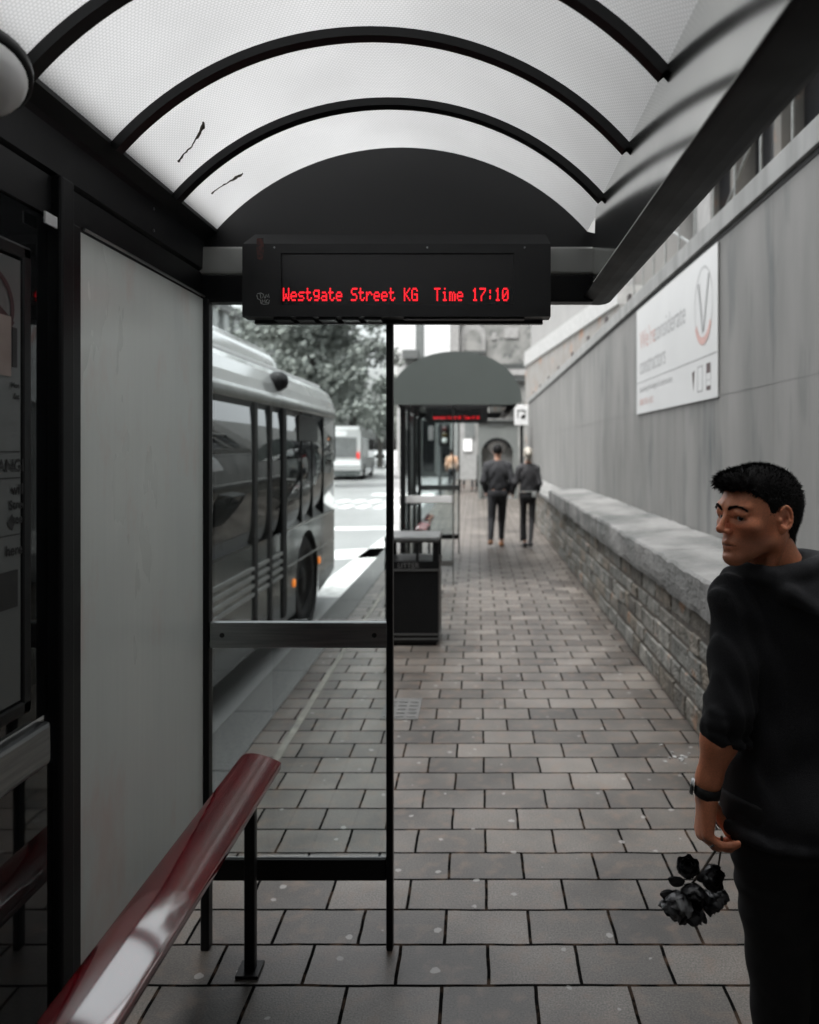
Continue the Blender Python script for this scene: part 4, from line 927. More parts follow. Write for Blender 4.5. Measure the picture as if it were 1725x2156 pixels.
# ------------------------------------------------------------------ people: smooth-blended fields turned into one surface
class Field:
    def __init__(s, lo, hi, h):
        s.h = h; s.lo = np.array(lo, float); n = np.ceil((np.array(hi)-s.lo)/h).astype(int)+1
        s.n = n; s.D = np.full(n, 10., np.float32); s.ax = [s.lo[i]+np.arange(n[i])*h for i in range(3)]
    def _sub(s, lo, hi, k):
        m = k+4*s.h; a = np.clip(((np.array(lo)-m-s.lo)/s.h).astype(int), 0, s.n); b = np.clip(((np.array(hi)+m-s.lo)/s.h).astype(int)+2, 0, s.n)
        if np.any(b <= a): return None
        sl = tuple(slice(a[i], b[i]) for i in range(3))
        return sl, s.ax[0][sl[0]][:,None,None].astype(np.float32), s.ax[1][sl[1]][None,:,None].astype(np.float32), s.ax[2][sl[2]][None,None,:].astype(np.float32)
    def _put(s, sl, d, k, op):
        D = s.D[sl]; d = d.astype(np.float32)
        if op == 'sub': d = -d; 
        if k <= 0: r = np.minimum(D, d) if op == 'add' else np.maximum(D, d)
        elif op == 'add':
            h = np.clip(.5+.5*(D-d)/k, 0, 1); r = D*(1-h)+d*h-k*h*(1-h)
        else:
            h = np.clip(.5-.5*(D-d)/k, 0, 1); r = D*(1-h)+d*h+k*h*(1-h)
        s.D[sl] = r
    def ell(s, c, r, k=.02, op='add', rot=None):
        c = np.array(c, float); r = np.array(r, float); R_ = max(r)
        q = s._sub(c-R_, c+R_, k)
        if q is None: return s
        sl, x, y, z = q; x = x-c[0]; y = y-c[1]; z = z-c[2]
        if rot is not None:
            m = np.array(rot); x, y, z = m[0,0]*x+m[0,1]*y+m[0,2]*z, m[1,0]*x+m[1,1]*y+m[1,2]*z, m[2,0]*x+m[2,1]*y+m[2,2]*z
        k0 = np.sqrt((x/r[0])**2+(y/r[1])**2+(z/r[2])**2); k1 = np.sqrt((x/r[0]**2)**2+(y/r[1]**2)**2+(z/r[2]**2)**2)
        s._put(sl, k0*(k0-1)/np.maximum(k1, 1e-6), k, op); return s
    def cap(s, a, b, ra, rb=None, k=.02, op='add'):
        rb = ra if rb is None else rb; a = np.array(a, float); b = np.array(b, float); R_ = max(ra, rb)
        q = s._sub(np.minimum(a,b)-R_, np.maximum(a,b)+R_, k)
        if q is None: return s
        sl, x, y, z = q; d = b-a; L2 = max(float(d@d), 1e-12)
        t = np.clip(((x-a[0])*d[0]+(y-a[1])*d[1]+(z-a[2])*d[2])/L2, 0, 1)
        dist = np.sqrt((x-a[0]-t*d[0])**2+(y-a[1]-t*d[1])**2+(z-a[2]-t*d[2])**2)-(ra+(rb-ra)*t)
        s._put(sl, dist, k, op); return s
    def chain(s, pts, r, k=.004, op='add'):
        rs = r if isinstance(r, (list, tuple)) else [r]*len(pts)
        for i in range(len(pts)-1): s.cap(pts[i], pts[i+1], rs[i], rs[i+1], k, op)
        return s
    def clip(s, p, n, k=0.):
        """Removes everything on the +n side of the plane through p."""
        n = np.array(n, float); n /= np.linalg.norm(n)
        X, Y, Z = s.ax[0][:,None,None], s.ax[1][None,:,None], s.ax[2][None,None,:]
        d = ((X-p[0])*n[0]+(Y-p[1])*n[1]+(Z-p[2])*n[2]).astype(np.float32)
        s.D = np.maximum(s.D, d); return s
    def displace(s, f):
        X, Y, Z = np.meshgrid(*s.ax, indexing='ij'); s.D = s.D+f(X, Y, Z).astype(np.float32); return s
    def nets(s):
        D = s.D; S = D < 0; n = s.n
        cnt = np.zeros(n-1, np.int8)
        for i in (0,1):
            for j in (0,1):
                for k in (0,1): cnt += S[i:n[0]-1+i, j:n[1]-1+j, k:n[2]-1+k]
        cells = np.argwhere((cnt > 0) & (cnt < 8)); idx = np.full(n-1, -1, np.int64); idx[tuple(cells.T)] = np.arange(len(cells))
        acc = np.zeros((len(cells),3)); num = np.zeros(len(cells))
        cor = [(i,j,k) for i in (0,1) for j in (0,1) for k in (0,1)]
        for a in cor:
            for ax in range(3):
                if a[ax]: continue
                b = list(a); b[ax] = 1
                da = D[tuple((cells+a).T)].astype(float); db = D[tuple((cells+b).T)].astype(float); cr = (da < 0) != (db < 0)
                t = np.where(cr, da/np.where(cr, da-db, 1), 0); p = np.array(a)[None]+t[:,None]*(np.array(b)-np.array(a))[None]
                acc[cr] += p[cr]; num[cr] += 1
        V = (cells+acc/num[:,None])*s.h+s.lo; F = []
        for ax in range(3):
            o1, o2 = (ax+1)%3, (ax+2)%3
            sl0 = [slice(1,n[i]-1) for i in range(3)]; sl0[ax] = slice(0,n[ax]-1); sl1 = list(sl0); sl1[ax] = slice(1,n[ax])
            c = np.argwhere(S[tuple(sl0)] != S[tuple(sl1)]); off = np.array([1,1,1]); off[ax] = 0; c = c+off
            if len(c) == 0: continue
            e1 = np.zeros(3,int); e1[o1] = 1; e2 = np.zeros(3,int); e2[o2] = 1
            q = np.stack([idx[tuple((c-e1-e2).T)], idx[tuple((c-e2).T)], idx[tuple(c.T)], idx[tuple((c-e1).T)]], 1)
            ins = S[tuple(c.T)]; q[~ins] = q[~ins][:, ::-1]; F.append(q[(q >= 0).all(1)])
        return V, np.concatenate(F)
def net_mesh(name, parts, m, parent=None, color=None, **kw):
    """parts: list of (V, F) in world coordinates; color: per-vertex RGB arrays, one per part."""
    V = np.concatenate([p[0] for p in parts]); k = 0; F = []
    for v, f in parts: F.append(f+k); k += len(v)
    F = np.concatenate(F); off = np.array(wloc(parent)) if parent is not None else np.zeros(3)
    me = bpy.data.meshes.new(name); me.vertices.add(len(V)); me.vertices.foreach_set('co', (V-off).astype(np.float32).ravel())
    me.loops.add(len(F)*4); me.loops.foreach_set('vertex_index', F.astype(np.int32).ravel())
    me.polygons.add(len(F)); me.polygons.foreach_set('loop_start', np.arange(0, len(F)*4, 4, dtype=np.int32)); me.polygons.foreach_set('use_smooth', np.ones(len(F), bool))
    me.update(calc_edges=True); me.validate()
    if color is not None:
        C = np.concatenate(color); a = me.color_attributes.new('tone', 'FLOAT_COLOR', 'POINT'); a.data.foreach_set('color', np.concatenate([C, np.ones((len(C),1))],1).astype(np.float32).ravel())
    me.materials.append(m); o = bpy.data.objects.new(name, me); col.objects.link(o)
    if parent is not None: o.parent = parent
    return tag(o, **kw)
def skin_mat():
    m = mat('skin', (.4,.2,.12), .5); nt = m.node_tree; b = nt.nodes['Principled BSDF']
    a = nt.nodes.new('ShaderNodeAttribute'); a.attribute_name = 'tone'
    g = nt.nodes.new('ShaderNodeNewGeometry'); n = nt.nodes.new('ShaderNodeTexNoise'); n.inputs['Scale'].default_value = 260; n.inputs['Detail'].default_value = 4; nt.links.new(g.outputs['Position'], n.inputs['Vector'])
    r = nt.nodes.new('ShaderNodeMapRange'); r.inputs[1].default_value = .3; r.inputs[2].default_value = .7; r.inputs[3].default_value = .88; r.inputs[4].default_value = 1.1; nt.links.new(n.outputs['Fac'], r.inputs[0])
    mx = nt.nodes.new('ShaderNodeMix'); mx.data_type = 'RGBA'; mx.blend_type = 'MULTIPLY'; mx.inputs[0].default_value = 1; nt.links.new(a.outputs['Color'], mx.inputs[6]); nt.links.new(r.outputs[0], mx.inputs[7])
    nt.links.new(mx.outputs[2], b.inputs['Base Color'])
    bp = nt.nodes.new('ShaderNodeBump'); bp.inputs['Strength'].default_value = .12; bp.inputs['Distance'].default_value = .001; nt.links.new(n.outputs['Fac'], bp.inputs['Height']); nt.links.new(bp.outputs[0], b.inputs['Normal'])
    b.inputs['Subsurface Weight'].default_value = .12; b.inputs['Subsurface Radius'].default_value = (.012,.005,.003); b.inputs['Subsurface Scale'].default_value = .6
    b.inputs['Roughness'].default_value = .42; return m
M['skin'] = skin_mat()
M['hair'] = mat('black_hair', (.006,.0058,.006), .75, c2=(.010,.009,.009), nscale=200, spec=.2)
M['hoodie'] = mat('charcoal_hoodie_cloth', (.0075,.008,.010), .95, c2=(.017,.018,.021), nscale=420, contrast=(.38,.66), bump=.25, bscale=500)
M['jeans'] = mat('black_trouser_cloth', (.006,.006,.007), .9, c2=(.009,.009,.01), nscale=40)

# ---- the young man by the wall, seen from behind with his head turned
def young_man():
    root = empty('person', (.75,1.83,0), 'young man in black hoodie seen from behind, face turned over his shoulder, holding dark roses', 'person')
    # ---------------- head, in its own frame: f forward, l left, u up
    yaw = R(HEAD_YAW); F_ = np.array((math.cos(yaw), math.sin(yaw), 0)); L_ = np.array((-math.sin(yaw), math.cos(yaw), 0)); U_ = np.array((0,0,1.))
    pit = R(HEAD_PITCH); F2 = F_*math.cos(pit)+U_*math.sin(pit); U2 = U_*math.cos(pit)-F_*math.sin(pit)
    C_ = np.array(HEAD_C); sc = HEAD_S
    W = lambda V: C_+sc*(V[:,0:1]*F2+V[:,1:2]*L_+V[:,2:3]*U2)
    H = Field((-.135,-.105,-.20),(.15,.105,.165),.002)
    H.ell((-.012,0,.040),(.097,.074,.080),.02)
    H.ell((.040,0,.016),(.054,.060,.062),.03)                  # forehead / upper face
    H.ell((.046,0,-.042),(.048,.045,.060),.03)                 # mid face
    for s in (-1,1):
        H.cap((.004,s*.053,-.056),(.074,s*.013,-.094),.012,.014,.032)     # jaw line
        H.cap((-.004,s*.060,-.005),(.002,s*.054,-.056),.013,.013,.03)     # jaw ramus
        H.ell((.062,s*.044,-.018),(.022,.019,.016),.026)                  # cheekbone
        H.cap((.0915,s*.013,.030),(.078,s*.047,.032),.009,.007,.018)       # brow ridge
    H.ell((.088,0,-.096),(.017,.017,.016),.020)                # chin
    H.cap((.092,0,.024),(.119,0,-.020),.0062,.0082,.010)       # nose bridge
    H.ell((.1195,0,-.0245),(.0098,.0098,.0088),.007)
    for s in (-1,1): H.ell((.107,s*.0118,-.028),(.011,.0072,.0078),.006)
    for s in (-1,1): H.ell((.111,s*.0062,-.0365),(.005,.0036,.004),.003,'sub')
    H.ell((.088,0,-.060),(.0125,.024,.018),.016)               # muzzle
    for s in (-1,1): H.ell((.096,s*.031,.006),(.017,.0185,.0135),.010,'sub')   # eye sockets
    for s in (-1,1):
        e = (.0765,s*.031,.004)
        H.ell(e,(.0112,.0112,.0112),.003)
        up = [(.0862,s*.0160,.0005),(.0898,s*.0225,.0092),(.0908,s*.031,.0126),(.0878,s*.0400,.0100),(.0800,s*.0475,.0035)]
        dn = [(.0862,s*.0165,.0005),(.0878,s*.0240,-.0055),(.0884,s*.0320,-.0078),(.0858,s*.0395,-.0055),(.0805,s*.0468,.0035)]
        H.chain(up,.0026,.003); H.chain(dn,.0022,.003)
        H.chain([(.0925,s*.015,.014),(.0935,s*.030,.0195),(.084,s*.047,.014)],.0055,.008)   # upper lid fold
        H.chain([(.083,s*.018,-.011),(.0835,s*.032,-.0155),(.076,s*.045,-.010)],.006,.010)   # lower lid bed
    # mouth
    H.chain([(.083,-.0235,-.0625),(.0965,-.011,-.0580),(.1005,0,-.0570),(.0965,.011,-.0580),(.083,.0235,-.0625)],[.0035,.005,.0055,.005,.0035],.004)
    H.chain([(.083,-.0215,-.0650),(.0935,-.010,-.0700),(.0965,0,-.0712),(.0935,.010,-.0700),(.083,.0215,-.0650)],[.0035,.0058,.0068,.0058,.0035],.004)
    H.chain([(.0855,-.0245,-.0637),(.1010,-.011,-.0642),(.1055,0,-.0642),(.1010,.011,-.0642),(.0855,.0245,-.0637)],.0014,.0018,'sub')
    H.cap((.1085,0,-.046),(.106,0,-.041),.002,.002,.005,'sub'); H.cap((.103,-.010,-.0825),(.103,.010,-.0825),.004,.004,.008,'sub')
    # neck
    H.cap((-.030,0,-.03),(-.062,-.012,-.19),.052,.056,.03)
    for s in (-1,1): H.cap((-.018,s*.058,-.045),(.004,s*.022,-.185),.013,.013,.018)
    # ears
    for s in (-1,1):
        th = R(-12); ca, sa = math.cos(th), math.sin(th)
        rot = np.array(((ca,0,-sa),(0,1,0),(sa,0,ca)))
        H.ell((-.012,s*.0745,.0),(.0185,.0075,.031),.006,rot=rot)
        ring = []
        for i in range(13):
            a = R(-60+ i*275/12); ring.append((-.012-.0175*math.sin(a+.2)*1.0, s*(.081+.002*math.sin(a)), .004+.0275*math.cos(a+.2)))
        H.chain(ring,.0038,.003)
        H.ell((-.010,s*.0835,-.002),(.0085,.006,.013),.004,'sub')
        H.ell((-.004,s*.079,-.026),(.008,.006,.010),.006)
        H.chain([(-.018,s*.081,.012),(-.0205,s*.0815,-.004),(-.013,s*.081,-.016)],.003,.003)
        H.ell((.003,s*.078,-.002),(.005,.005,.007),.004)
    V, Fq = H.nets(); base = np.array((.86,.335,.182)); Cc = np.tile(base, (len(V),1))
    f, l, u = V[:,0], V[:,1], V[:,2]
    def blend(c, w): 
        nonlocal Cc; Cc = Cc*(1-w[:,None])+np.array(c)*w[:,None]
    g = lambda c, s_: np.exp(-(((f-c[0])/s_[0])**2+((np.abs(l)-c[1])/s_[1])**2+((u-c[2])/s_[2])**2))
    blend((.42,.125,.07), .75*g((.07,.047,-.025),(.03,.022,.022))); blend((.44,.125,.075), .8*g((.112,0,-.025),(.014,.016,.014)))
    blend((.22,.10,.065), .55*np.clip((-.035-u)/.02,0,1)*np.clip((f-.0)/.02,0,1)*np.clip((u+.115)/.01,0,1)*(1-g((.10,0,-.064),(.03,.03,.01))))
    blend((.25,.075,.055), .95*np.clip(g((.095,0,-.0640),(.016,.0235,.0115))*1.9-.7,0,1))
    blend((.20,.085,.055), .55*g((.088,.031,-.002),(.012,.02,.010))); blend((.10,.035,.03), .9*np.clip(1-np.abs(u+.0641)/.0018,0,1)*(np.abs(l)<.025)*(f>.078))
    blend((.46,.16,.10), .6*g((-.01,.08,0),(.02,.02,.03)))
    head = (W(V), Fq); headC = Cc
    # ---------------- arm and hand, world coordinates
    A = Field((.48,1.70,.74),(.66,1.88,1.22),.002)
    el, wr = (.580,1.765,1.115), (.541,1.790,.912)
    A.cap((.60,1.785,1.21), el, .044,.040,.02); A.cap(el,(.566,1.775,1.04),.040,.041,.02); A.cap((.566,1.775,1.04),(.545,1.787,.945),.040,.027,.02); A.cap((.545,1.787,.945), wr,.027,.0235,.02)
    A.cap((.541,1.80,.93),(.540,1.808,.89),.02,.02,.015)
    mcp = [(.537,1.766,.822),(.534,1.785,.812),(.533,1.805,.806),(.535,1.825,.810)]
    for p, r in zip(mcp, (.0125,.0135,.014,.0135)):
        A.cap((.542,1.785+(p[1]-1.79)*.5,.895), p, .0185, r, .012); A.ell(p,(.0115,.0105,.0115),.005)
    fing = [[(.562,1.757,.803),(.586,1.755,.803),(.604,1.759,.807)], [(.563,1.777,.789),(.590,1.775,.787),(.610,1.779,.793)],
            [(.562,1.799,.780),(.589,1.798,.776),(.608,1.802,.784)], [(.561,1.823,.783),(.586,1.822,.777),(.604,1.821,.784)]]
    for p, ch, r in zip(mcp, fing, (.0082,.009,.0095,.009)):
        A.chain([p]+ch, [r*1.22,r*1.04,r*.95,r*.80], .0035)
        A.ell(ch[0],(r*1.1,r*1.08,r*1.1),.003); A.ell(ch[1],(r*1.0,r*1.0,r*1.0),.003)
    A.chain([(.552,1.812,.885),(.572,1.828,.852),(.590,1.828,.823),(.598,1.815,.803)],[.017,.0125,.0105,.009],.01)
    AV, AF = A.nets(); AC = np.tile(base*np.array((.86,.84,.84)), (len(AV),1))
    kn = np.zeros(len(AV))
    for p in mcp+[c[0] for c in fing]+[c[1] for c in fing]: kn = np.maximum(kn, np.exp(-((AV-np.array(p))**2).sum(1)/.010**2))
    AC = AC*(1-.35*kn[:,None])+np.array((.30,.10,.065))*.35*kn[:,None]
    # ---------------- torso and legs (under the clothes)
    def body_prims(B, g, legs=True, arms=True, torso=True):
        if torso:
            B.ell((.765,1.835,1.235),(.168+g,.112+g,.225+g),.05); B.ell((.770,1.84,1.02),(.148+g,.105+g,.17+g),.06); B.ell((.772,1.845,.875),(.160+g,.118+g,.14+g),.06)
            B.cap((.745,1.805,1.402),(.628,1.812,1.372),.042+g,.050+g,.04); B.cap((.775,1.81,1.402),(.905,1.86,1.372),.042+g,.050+g,.04)
            if g < 0: B.cap((.740,1.80,1.40),(.70,1.795,1.48),.052,.050,.03)
        if arms:
            B.cap((.618,1.808,1.358),(.600,1.785,1.215),.055+g,.048+g,.03); B.cap((.600,1.785,1.215),(.580,1.765,1.115),.048+g,.043+g,.03)
            B.cap((.580,1.765,1.115),(.566,1.775,1.04),.042+g,.042+g,.03)
            B.cap((.915,1.862,1.358),(.95,1.88,1.12),.055+g,.044+g,.03); B.cap((.95,1.88,1.12),(.945,2.0,.93),.044+g,.03+g,.03)
        if legs:
            B.cap((.700,1.845,.86),(.735,1.86,.47),.088+g,.062+g,.04); B.cap((.735,1.86,.47),(.742,1.84,.08),.060+g,.045+g,.03)
            B.cap((.850,1.845,.86),(.862,1.90,.47),.088+g,.062+g,.04); B.cap((.862,1.90,.47),(.865,1.90,.08),.060+g,.045+g,.03)
            for x, y in ((.742,1.84),(.865,1.90)): B.cap((x,y-.03,.045),(x+.01,y+.16,.035),.042,.03,.02)
    T = Field((.48,1.66,-.02),(1.06,2.12,1.53),.008); body_prims(T,-.006); TV, TF = T.nets()
    net_mesh('body', [head,(AV,AF),(TV,TF)], M['skin'], root, [headC,AC,np.tile(base,(len(TV),1))])
    # ---------------- hoodie
    lo_, hi_ = (.50,1.64,.74),(1.04,2.08,1.53)
    Hd = Field(lo_, hi_, .005)
    body_prims(Hd,.013,legs=False,arms=False)
    Hd.cap((.915,1.862,1.358),(.95,1.88,1.12),.068,.057,.03); Hd.cap((.95,1.88,1.12),(.945,2.0,.93),.057,.043,.03)
    Hd.ell((.79,1.735,1.385),(.120,.052,.075),.03)                                   # hood lying on the back
    Hd.chain([(.660,1.745,1.425),(.700,1.700,1.395),(.77,1.675,1.345),(.85,1.690,1.355),(.90,1.73,1.39)],.016,.018)
    ringp = [(.728+.088*math.cos(a), 1.795+.078*math.sin(a), 1.440+.012*math.cos(a)) for a in [2*math.pi*i/18 for i in range(19)]]
    Hd.chain(ringp,.018,.02); Hd.cap((.77,1.84,.80),(.772,1.84,.86),.14,.15,.03)
    Hd.chain([(.772+.178*math.cos(a), 1.843+.138*math.sin(a), .815) for a in [2*math.pi*i/24 for i in range(25)]],.012,.01)
    S_ = Field(lo_, hi_, .005)
    S_.cap((.620,1.808,1.358),(.607,1.785,1.215),.062,.054,.03); S_.cap((.607,1.785,1.215),(.588,1.765,1.115),.054,.050,.03); S_.cap((.588,1.765,1.115),(.572,1.775,1.03),.050,.047,.03)
    for i, z in enumerate((1.128,1.102,1.078,1.055)):
        c = np.array((.589-.0028*i,1.768,z)); S_.chain([tuple(c+np.array((.047*math.cos(a),.047*math.sin(a),.012*math.sin(a+i*1.7)))) for a in [2*math.pi*j/12 for j in range(13)]],.0075,.012)
    def folds(X,Y,Z): return .0042*np.sin(38*Z+9*X+14*np.sin(11*X+7*Y))*np.exp(-((X-.59)/.09)**2)+.003*np.sin(26*X+17*Z+6*np.sin(9*Z))
    S_.displace(folds); Hd.displace(folds)
    d_ = np.array((.555,1.78,1.0))-np.array((.580,1.765,1.115)); S_.clip((.574,1.77,1.040), d_)
    k_ = .03; h_ = np.clip(.5+.5*(Hd.D-S_.D)/k_,0,1); up_ = np.clip((Hd.ax[2]-1.20)/.08,0,1)[None,None,:]
    sm = Hd.D*(1-h_)+S_.D*h_-k_*h_*(1-h_); Hd.D = (sm*up_+np.minimum(Hd.D,S_.D)*(1-up_)).astype(np.float32)
    Hd.clip((0,0,.803),(0,0,-1))
    HV, HF = Hd.nets(); net_mesh('hoodie', [(HV,HF)], M['hoodie'], root)
    Tr = Field((.50,1.66,.02),(1.04,2.12,.92),.007); body_prims(Tr,.010,arms=False,torso=False); Tr.ell((.772,1.845,.875),(.172,.13,.15),.05)
    Tr.displace(lambda X,Y,Z: .003*np.sin(30*Z+10*X+8*np.sin(9*Z))); Tr.clip((0,0,.90),(0,0,1)); Tr.clip((0,0,.09),(0,0,-1))
    net_mesh('trousers', [Tr.nets()], M['jeans'], root)
    for x, y in ((.742,1.84),(.865,1.90)):
        Sh = Field((x-.08,y-.12,-.005),(x+.09,y+.25,.14),.006); Sh.cap((x,y-.03,.05),(x+.01,y+.17,.04),.052,.04,.02)
        Sh.clip((0,0,.002),(0,0,-1)); net_mesh('shoe', [Sh.nets()], M['rubber'], root)
    # ---------------- eyes
    for s in (-1,1):
        c = W(np.array([(.0765,s*.031,.004)]))[0]; look = (np.array((-.02,-.02,EYE-.03))-c); look /= np.linalg.norm(look)
        look = look*.55+F2*.45; look /= np.linalg.norm(look); r = .0127*sc
        e = MB().ball(c, r, 24, 16).build('eyeball', mat('eye_white',(.72,.69,.67),.12), root)
        def cap_(r0, ang, m_, nm):
            prof = [(r0*math.sin(t), r0*math.cos(t)) for t in [ang*i/8 for i in range(8,-1,-1)]]
            lathe(prof, c, look, 20).build(nm, m_, e)
        cap_(r*1.012, .50, mat('brown_iris',(.035,.018,.010),.1), 'iris'); cap_(r*1.02, .24, M['ink'], 'pupil')
    # ---------------- hair
    Hr = Field((-.14,-.11,-.12),(.14,.11,.19),.003)
    Hr.ell((-.013,0,.044),(.103,.080,.083),.02); Hr.ell((.016,0,.078),(.090,.066,.044),.03); Hr.ell((.076,0,.090),(.032,.052,.022),.02); Hr.ell((-.055,0,.03),(.066,.070,.075),.02)
    Hr.cap((-.066,.0,-.02),(-.075,0,-.078),.045,.035,.03)
    X, Y, Z = np.meshgrid(*Hr.ax, indexing='ij'); aY = np.abs(Y)
    line = np.interp(X, [-.14,-.085,-.055,-.036,-.030,-.012,.006,.012,.020,.030,.045,.060,.075,.14], [-.085,-.085,-.07,-.05,.018,.034,.03,-.012,-.006,.030,.052,.068,.076,.078])
    line = line+.006*np.sin(X*230+3*np.sin(90*Y))*(X > .02)
    Hr.D = np.maximum(Hr.D, (line-Z).astype(np.float32))
    hv, hf = Hr.nets()
    # strands standing off the cap
    nr = np.random.RandomState(5); q = hv[hf]; ar = np.linalg.norm(np.cross(q[:,2]-q[:,0], q[:,3]-q[:,1]), axis=1); pick = nr.choice(len(hf), 15000, p=ar/ar.sum())
    cen = q[pick].mean(1)+nr.normal(0,.0012,(15000,3)); nrm = np.cross(q[pick,2]-q[pick,0], q[pick,3]-q[pick,1]); nrm /= np.linalg.norm(nrm,axis=1)[:,None]+1e-9
    nrm *= np.sign((nrm*(cen-np.array((-.01,0,.03)))).sum(1))[:,None]
    top = np.clip((cen[:,2]-.02)/.08,0,1)[:,None]; comb = np.array((.75,0,.15))*top+np.array((-.25,0,-.9))*(1-top)
    d = comb+nrm*(.35+.35*top)+nr.normal(0,.28,(15000,3)); d /= np.linalg.norm(d,axis=1)[:,None]
    ln = (.004+.007*top[:,0])*nr.uniform(.6,1.3,15000); ln *= np.where((cen[:,0] > .06),1.15,1); ln = np.where((cen[:,2]-np.interp(cen[:,0],[-.14,-.06,-.03,.03,.14],[-.08,-.07,.0,.03,.08])) < .012, ln*.6, ln)
    sd = np.cross(d, nrm); sd /= np.linalg.norm(sd,axis=1)[:,None]+1e-9; w = .0009
    a_ = cen-sd*w; b_ = cen+sd*w; mid = cen+d*ln[:,None]*.6; tip = cen+d*ln[:,None]+np.array((0,0,-.001))
    sv = np.stack([a_,b_,mid+sd*w*.7,mid-sd*w*.7,tip+sd*w*.15,tip-sd*w*.15],1).reshape(-1,3); k = np.arange(15000)[:,None]*6
    sf_ = np.concatenate([k+np.array([[0,1,2,3]]), k+np.array([[3,2,4,5]])])
    # eyebrows
    bv = []; bf = []
    for s in (-1,1):
        path = [(.0985,s*.0105,.0235),(.0980,s*.019,.0290),(.0935,s*.031,.0325),(.0855,s*.042,.0310),(.0775,s*.051,.0255)]; th = [.0026,.0028,.0022,.0014,.0004]
        fr_ = V[(V[:,0] > .05)&(V[:,1]*s > 0)]
        for i in range(260):
            t = nr.uniform(0,3.999); j = int(t); fr = t-j; p = np.array(path[j])*(1-fr)+np.array(path[j+1])*fr; dd = np.array(path[j+1])-np.array(path[j]); dd /= np.linalg.norm(dd)
            p = p+np.array((0,0,nr.uniform(-1,1)*(th[j]*(1-fr)+th[j+1]*fr))); p = fr_[((fr_[:,1:]-p[1:])**2).sum(1).argmin()]+np.array((.0004,s*.0002,0))
            d2 = dd+np.array((0,0,.45*nr.uniform(.2,1)))*(1-t/4)+nr.normal(0,.12,3)+np.array((.25,s*.05,0)); d2 /= np.linalg.norm(d2)
            o_ = np.array((.0024,s*.0009,0)); w_ = .0004; up = np.array((0,0,w_)); kk = len(bv)
            bv += [p-up, p+up, p+d2*.008+up*.3, p+d2*.008-up*.3]; bf.append([kk,kk+1,kk+2,kk+3])
            bv += [p, p+o_, p+d2*.007+o_, p+d2*.007]; bf.append([kk+4,kk+5,kk+6,kk+7])
        # lashes
        up = [(.0885,s*.0165,.0010),(.0920,s*.0225,.0085),(.0930,s*.0312,.0115),(.0903,s*.0395,.0092),(.0825,s*.0475,.0030)]
        for i in range(4):
            a0, a1 = np.array(up[i]), np.array(up[i+1]); kk = len(bv); o_ = np.array((.0028,s*.0008,.0004))
            bv += [a0, a1, a1+o_, a0+o_]; bf.append([kk,kk+1,kk+2,kk+3]); kk = len(bv); dz = np.array((0.0004,0,-.0016)); bv += [a0, a1, a1+dz, a0+dz]; bf.append([kk,kk+1,kk+2,kk+3])
    net_mesh('hair', [(W(hv),hf),(W(sv),sf_)], M['hair'], root)
    net_mesh('eyebrow', [(W(np.array(bv)),np.array(bf))], mat('brow_hair',(.016,.010,.008),.6), root)
    # ---------------- watch and ring
    wv = []; wf = []; n = 24; axis = np.array(wr)-np.array((.545,1.787,.945)); axis /= np.linalg.norm(axis); cW = np.array((.5425,1.790,.917))
    b = MB(); e1 = np.array((1,0,0))-axis*axis[0]; e1 /= np.linalg.norm(e1); e2 = np.cross(axis,e1)
    for hh, rr_ in ((-.012,.0275),(-.012,.0305),(.012,.0305),(.012,.0275)):
        wv += [tuple(cW+axis*hh+e1*rr_*math.cos(2*math.pi*i/n)*.98+e2*rr_*1.12*math.sin(2*math.pi*i/n)) for i in range(n)]
    for r_ in range(4): wf += [(r_*n+i, r_*n+(i+1)%n, ((r_+1)%4)*n+(i+1)%n, ((r_+1)%4)*n+i) for i in range(n)]
    wt = b.add(wv, wf, True).build('wrist_watch', M['rubber'], root)
    fc = cW-e1*.030-e2*.008; lathe([(0,.0085),(.0165,.0085),(.019,.006),(.0195,0)], fc, Vector(-e1-e2*.35), 20).build('watch_case', M['steel'], wt)
    lathe([(0,.0092),(.015,.0092)], fc, Vector(-e1-e2*.35), 20).build('watch_dial', M['lens'], wt)
    rg = np.array((.5535,1.7795,.7985)); dr = np.array(fing[1][0])-np.array(mcp[1]); dr /= np.linalg.norm(dr); u1 = np.cross(dr,(0,1,0)); u1 /= np.linalg.norm(u1); u2 = np.cross(dr,u1)
    MB().tube([rg+(u1*math.cos(a)+u2*math.sin(a))*.0112 for a in [2*math.pi*i/16 for i in range(17)]], .0026, 8).build('finger_ring', mat('silver',(.7,.7,.7),.2,1.0), root)
    lathe([(0,.004),(.0045,.003),(.006,0)], rg+np.array((0,-.0125,.003)), (0,-1,.2), 12).build('ring_stone', mat('silver_stone',(.75,.75,.75),.15,.8), root)
    return root
HEAD_YAW, HEAD_PITCH, HEAD_C, HEAD_S = 203, -1, (.659,1.785,1.560), .93
young_man()

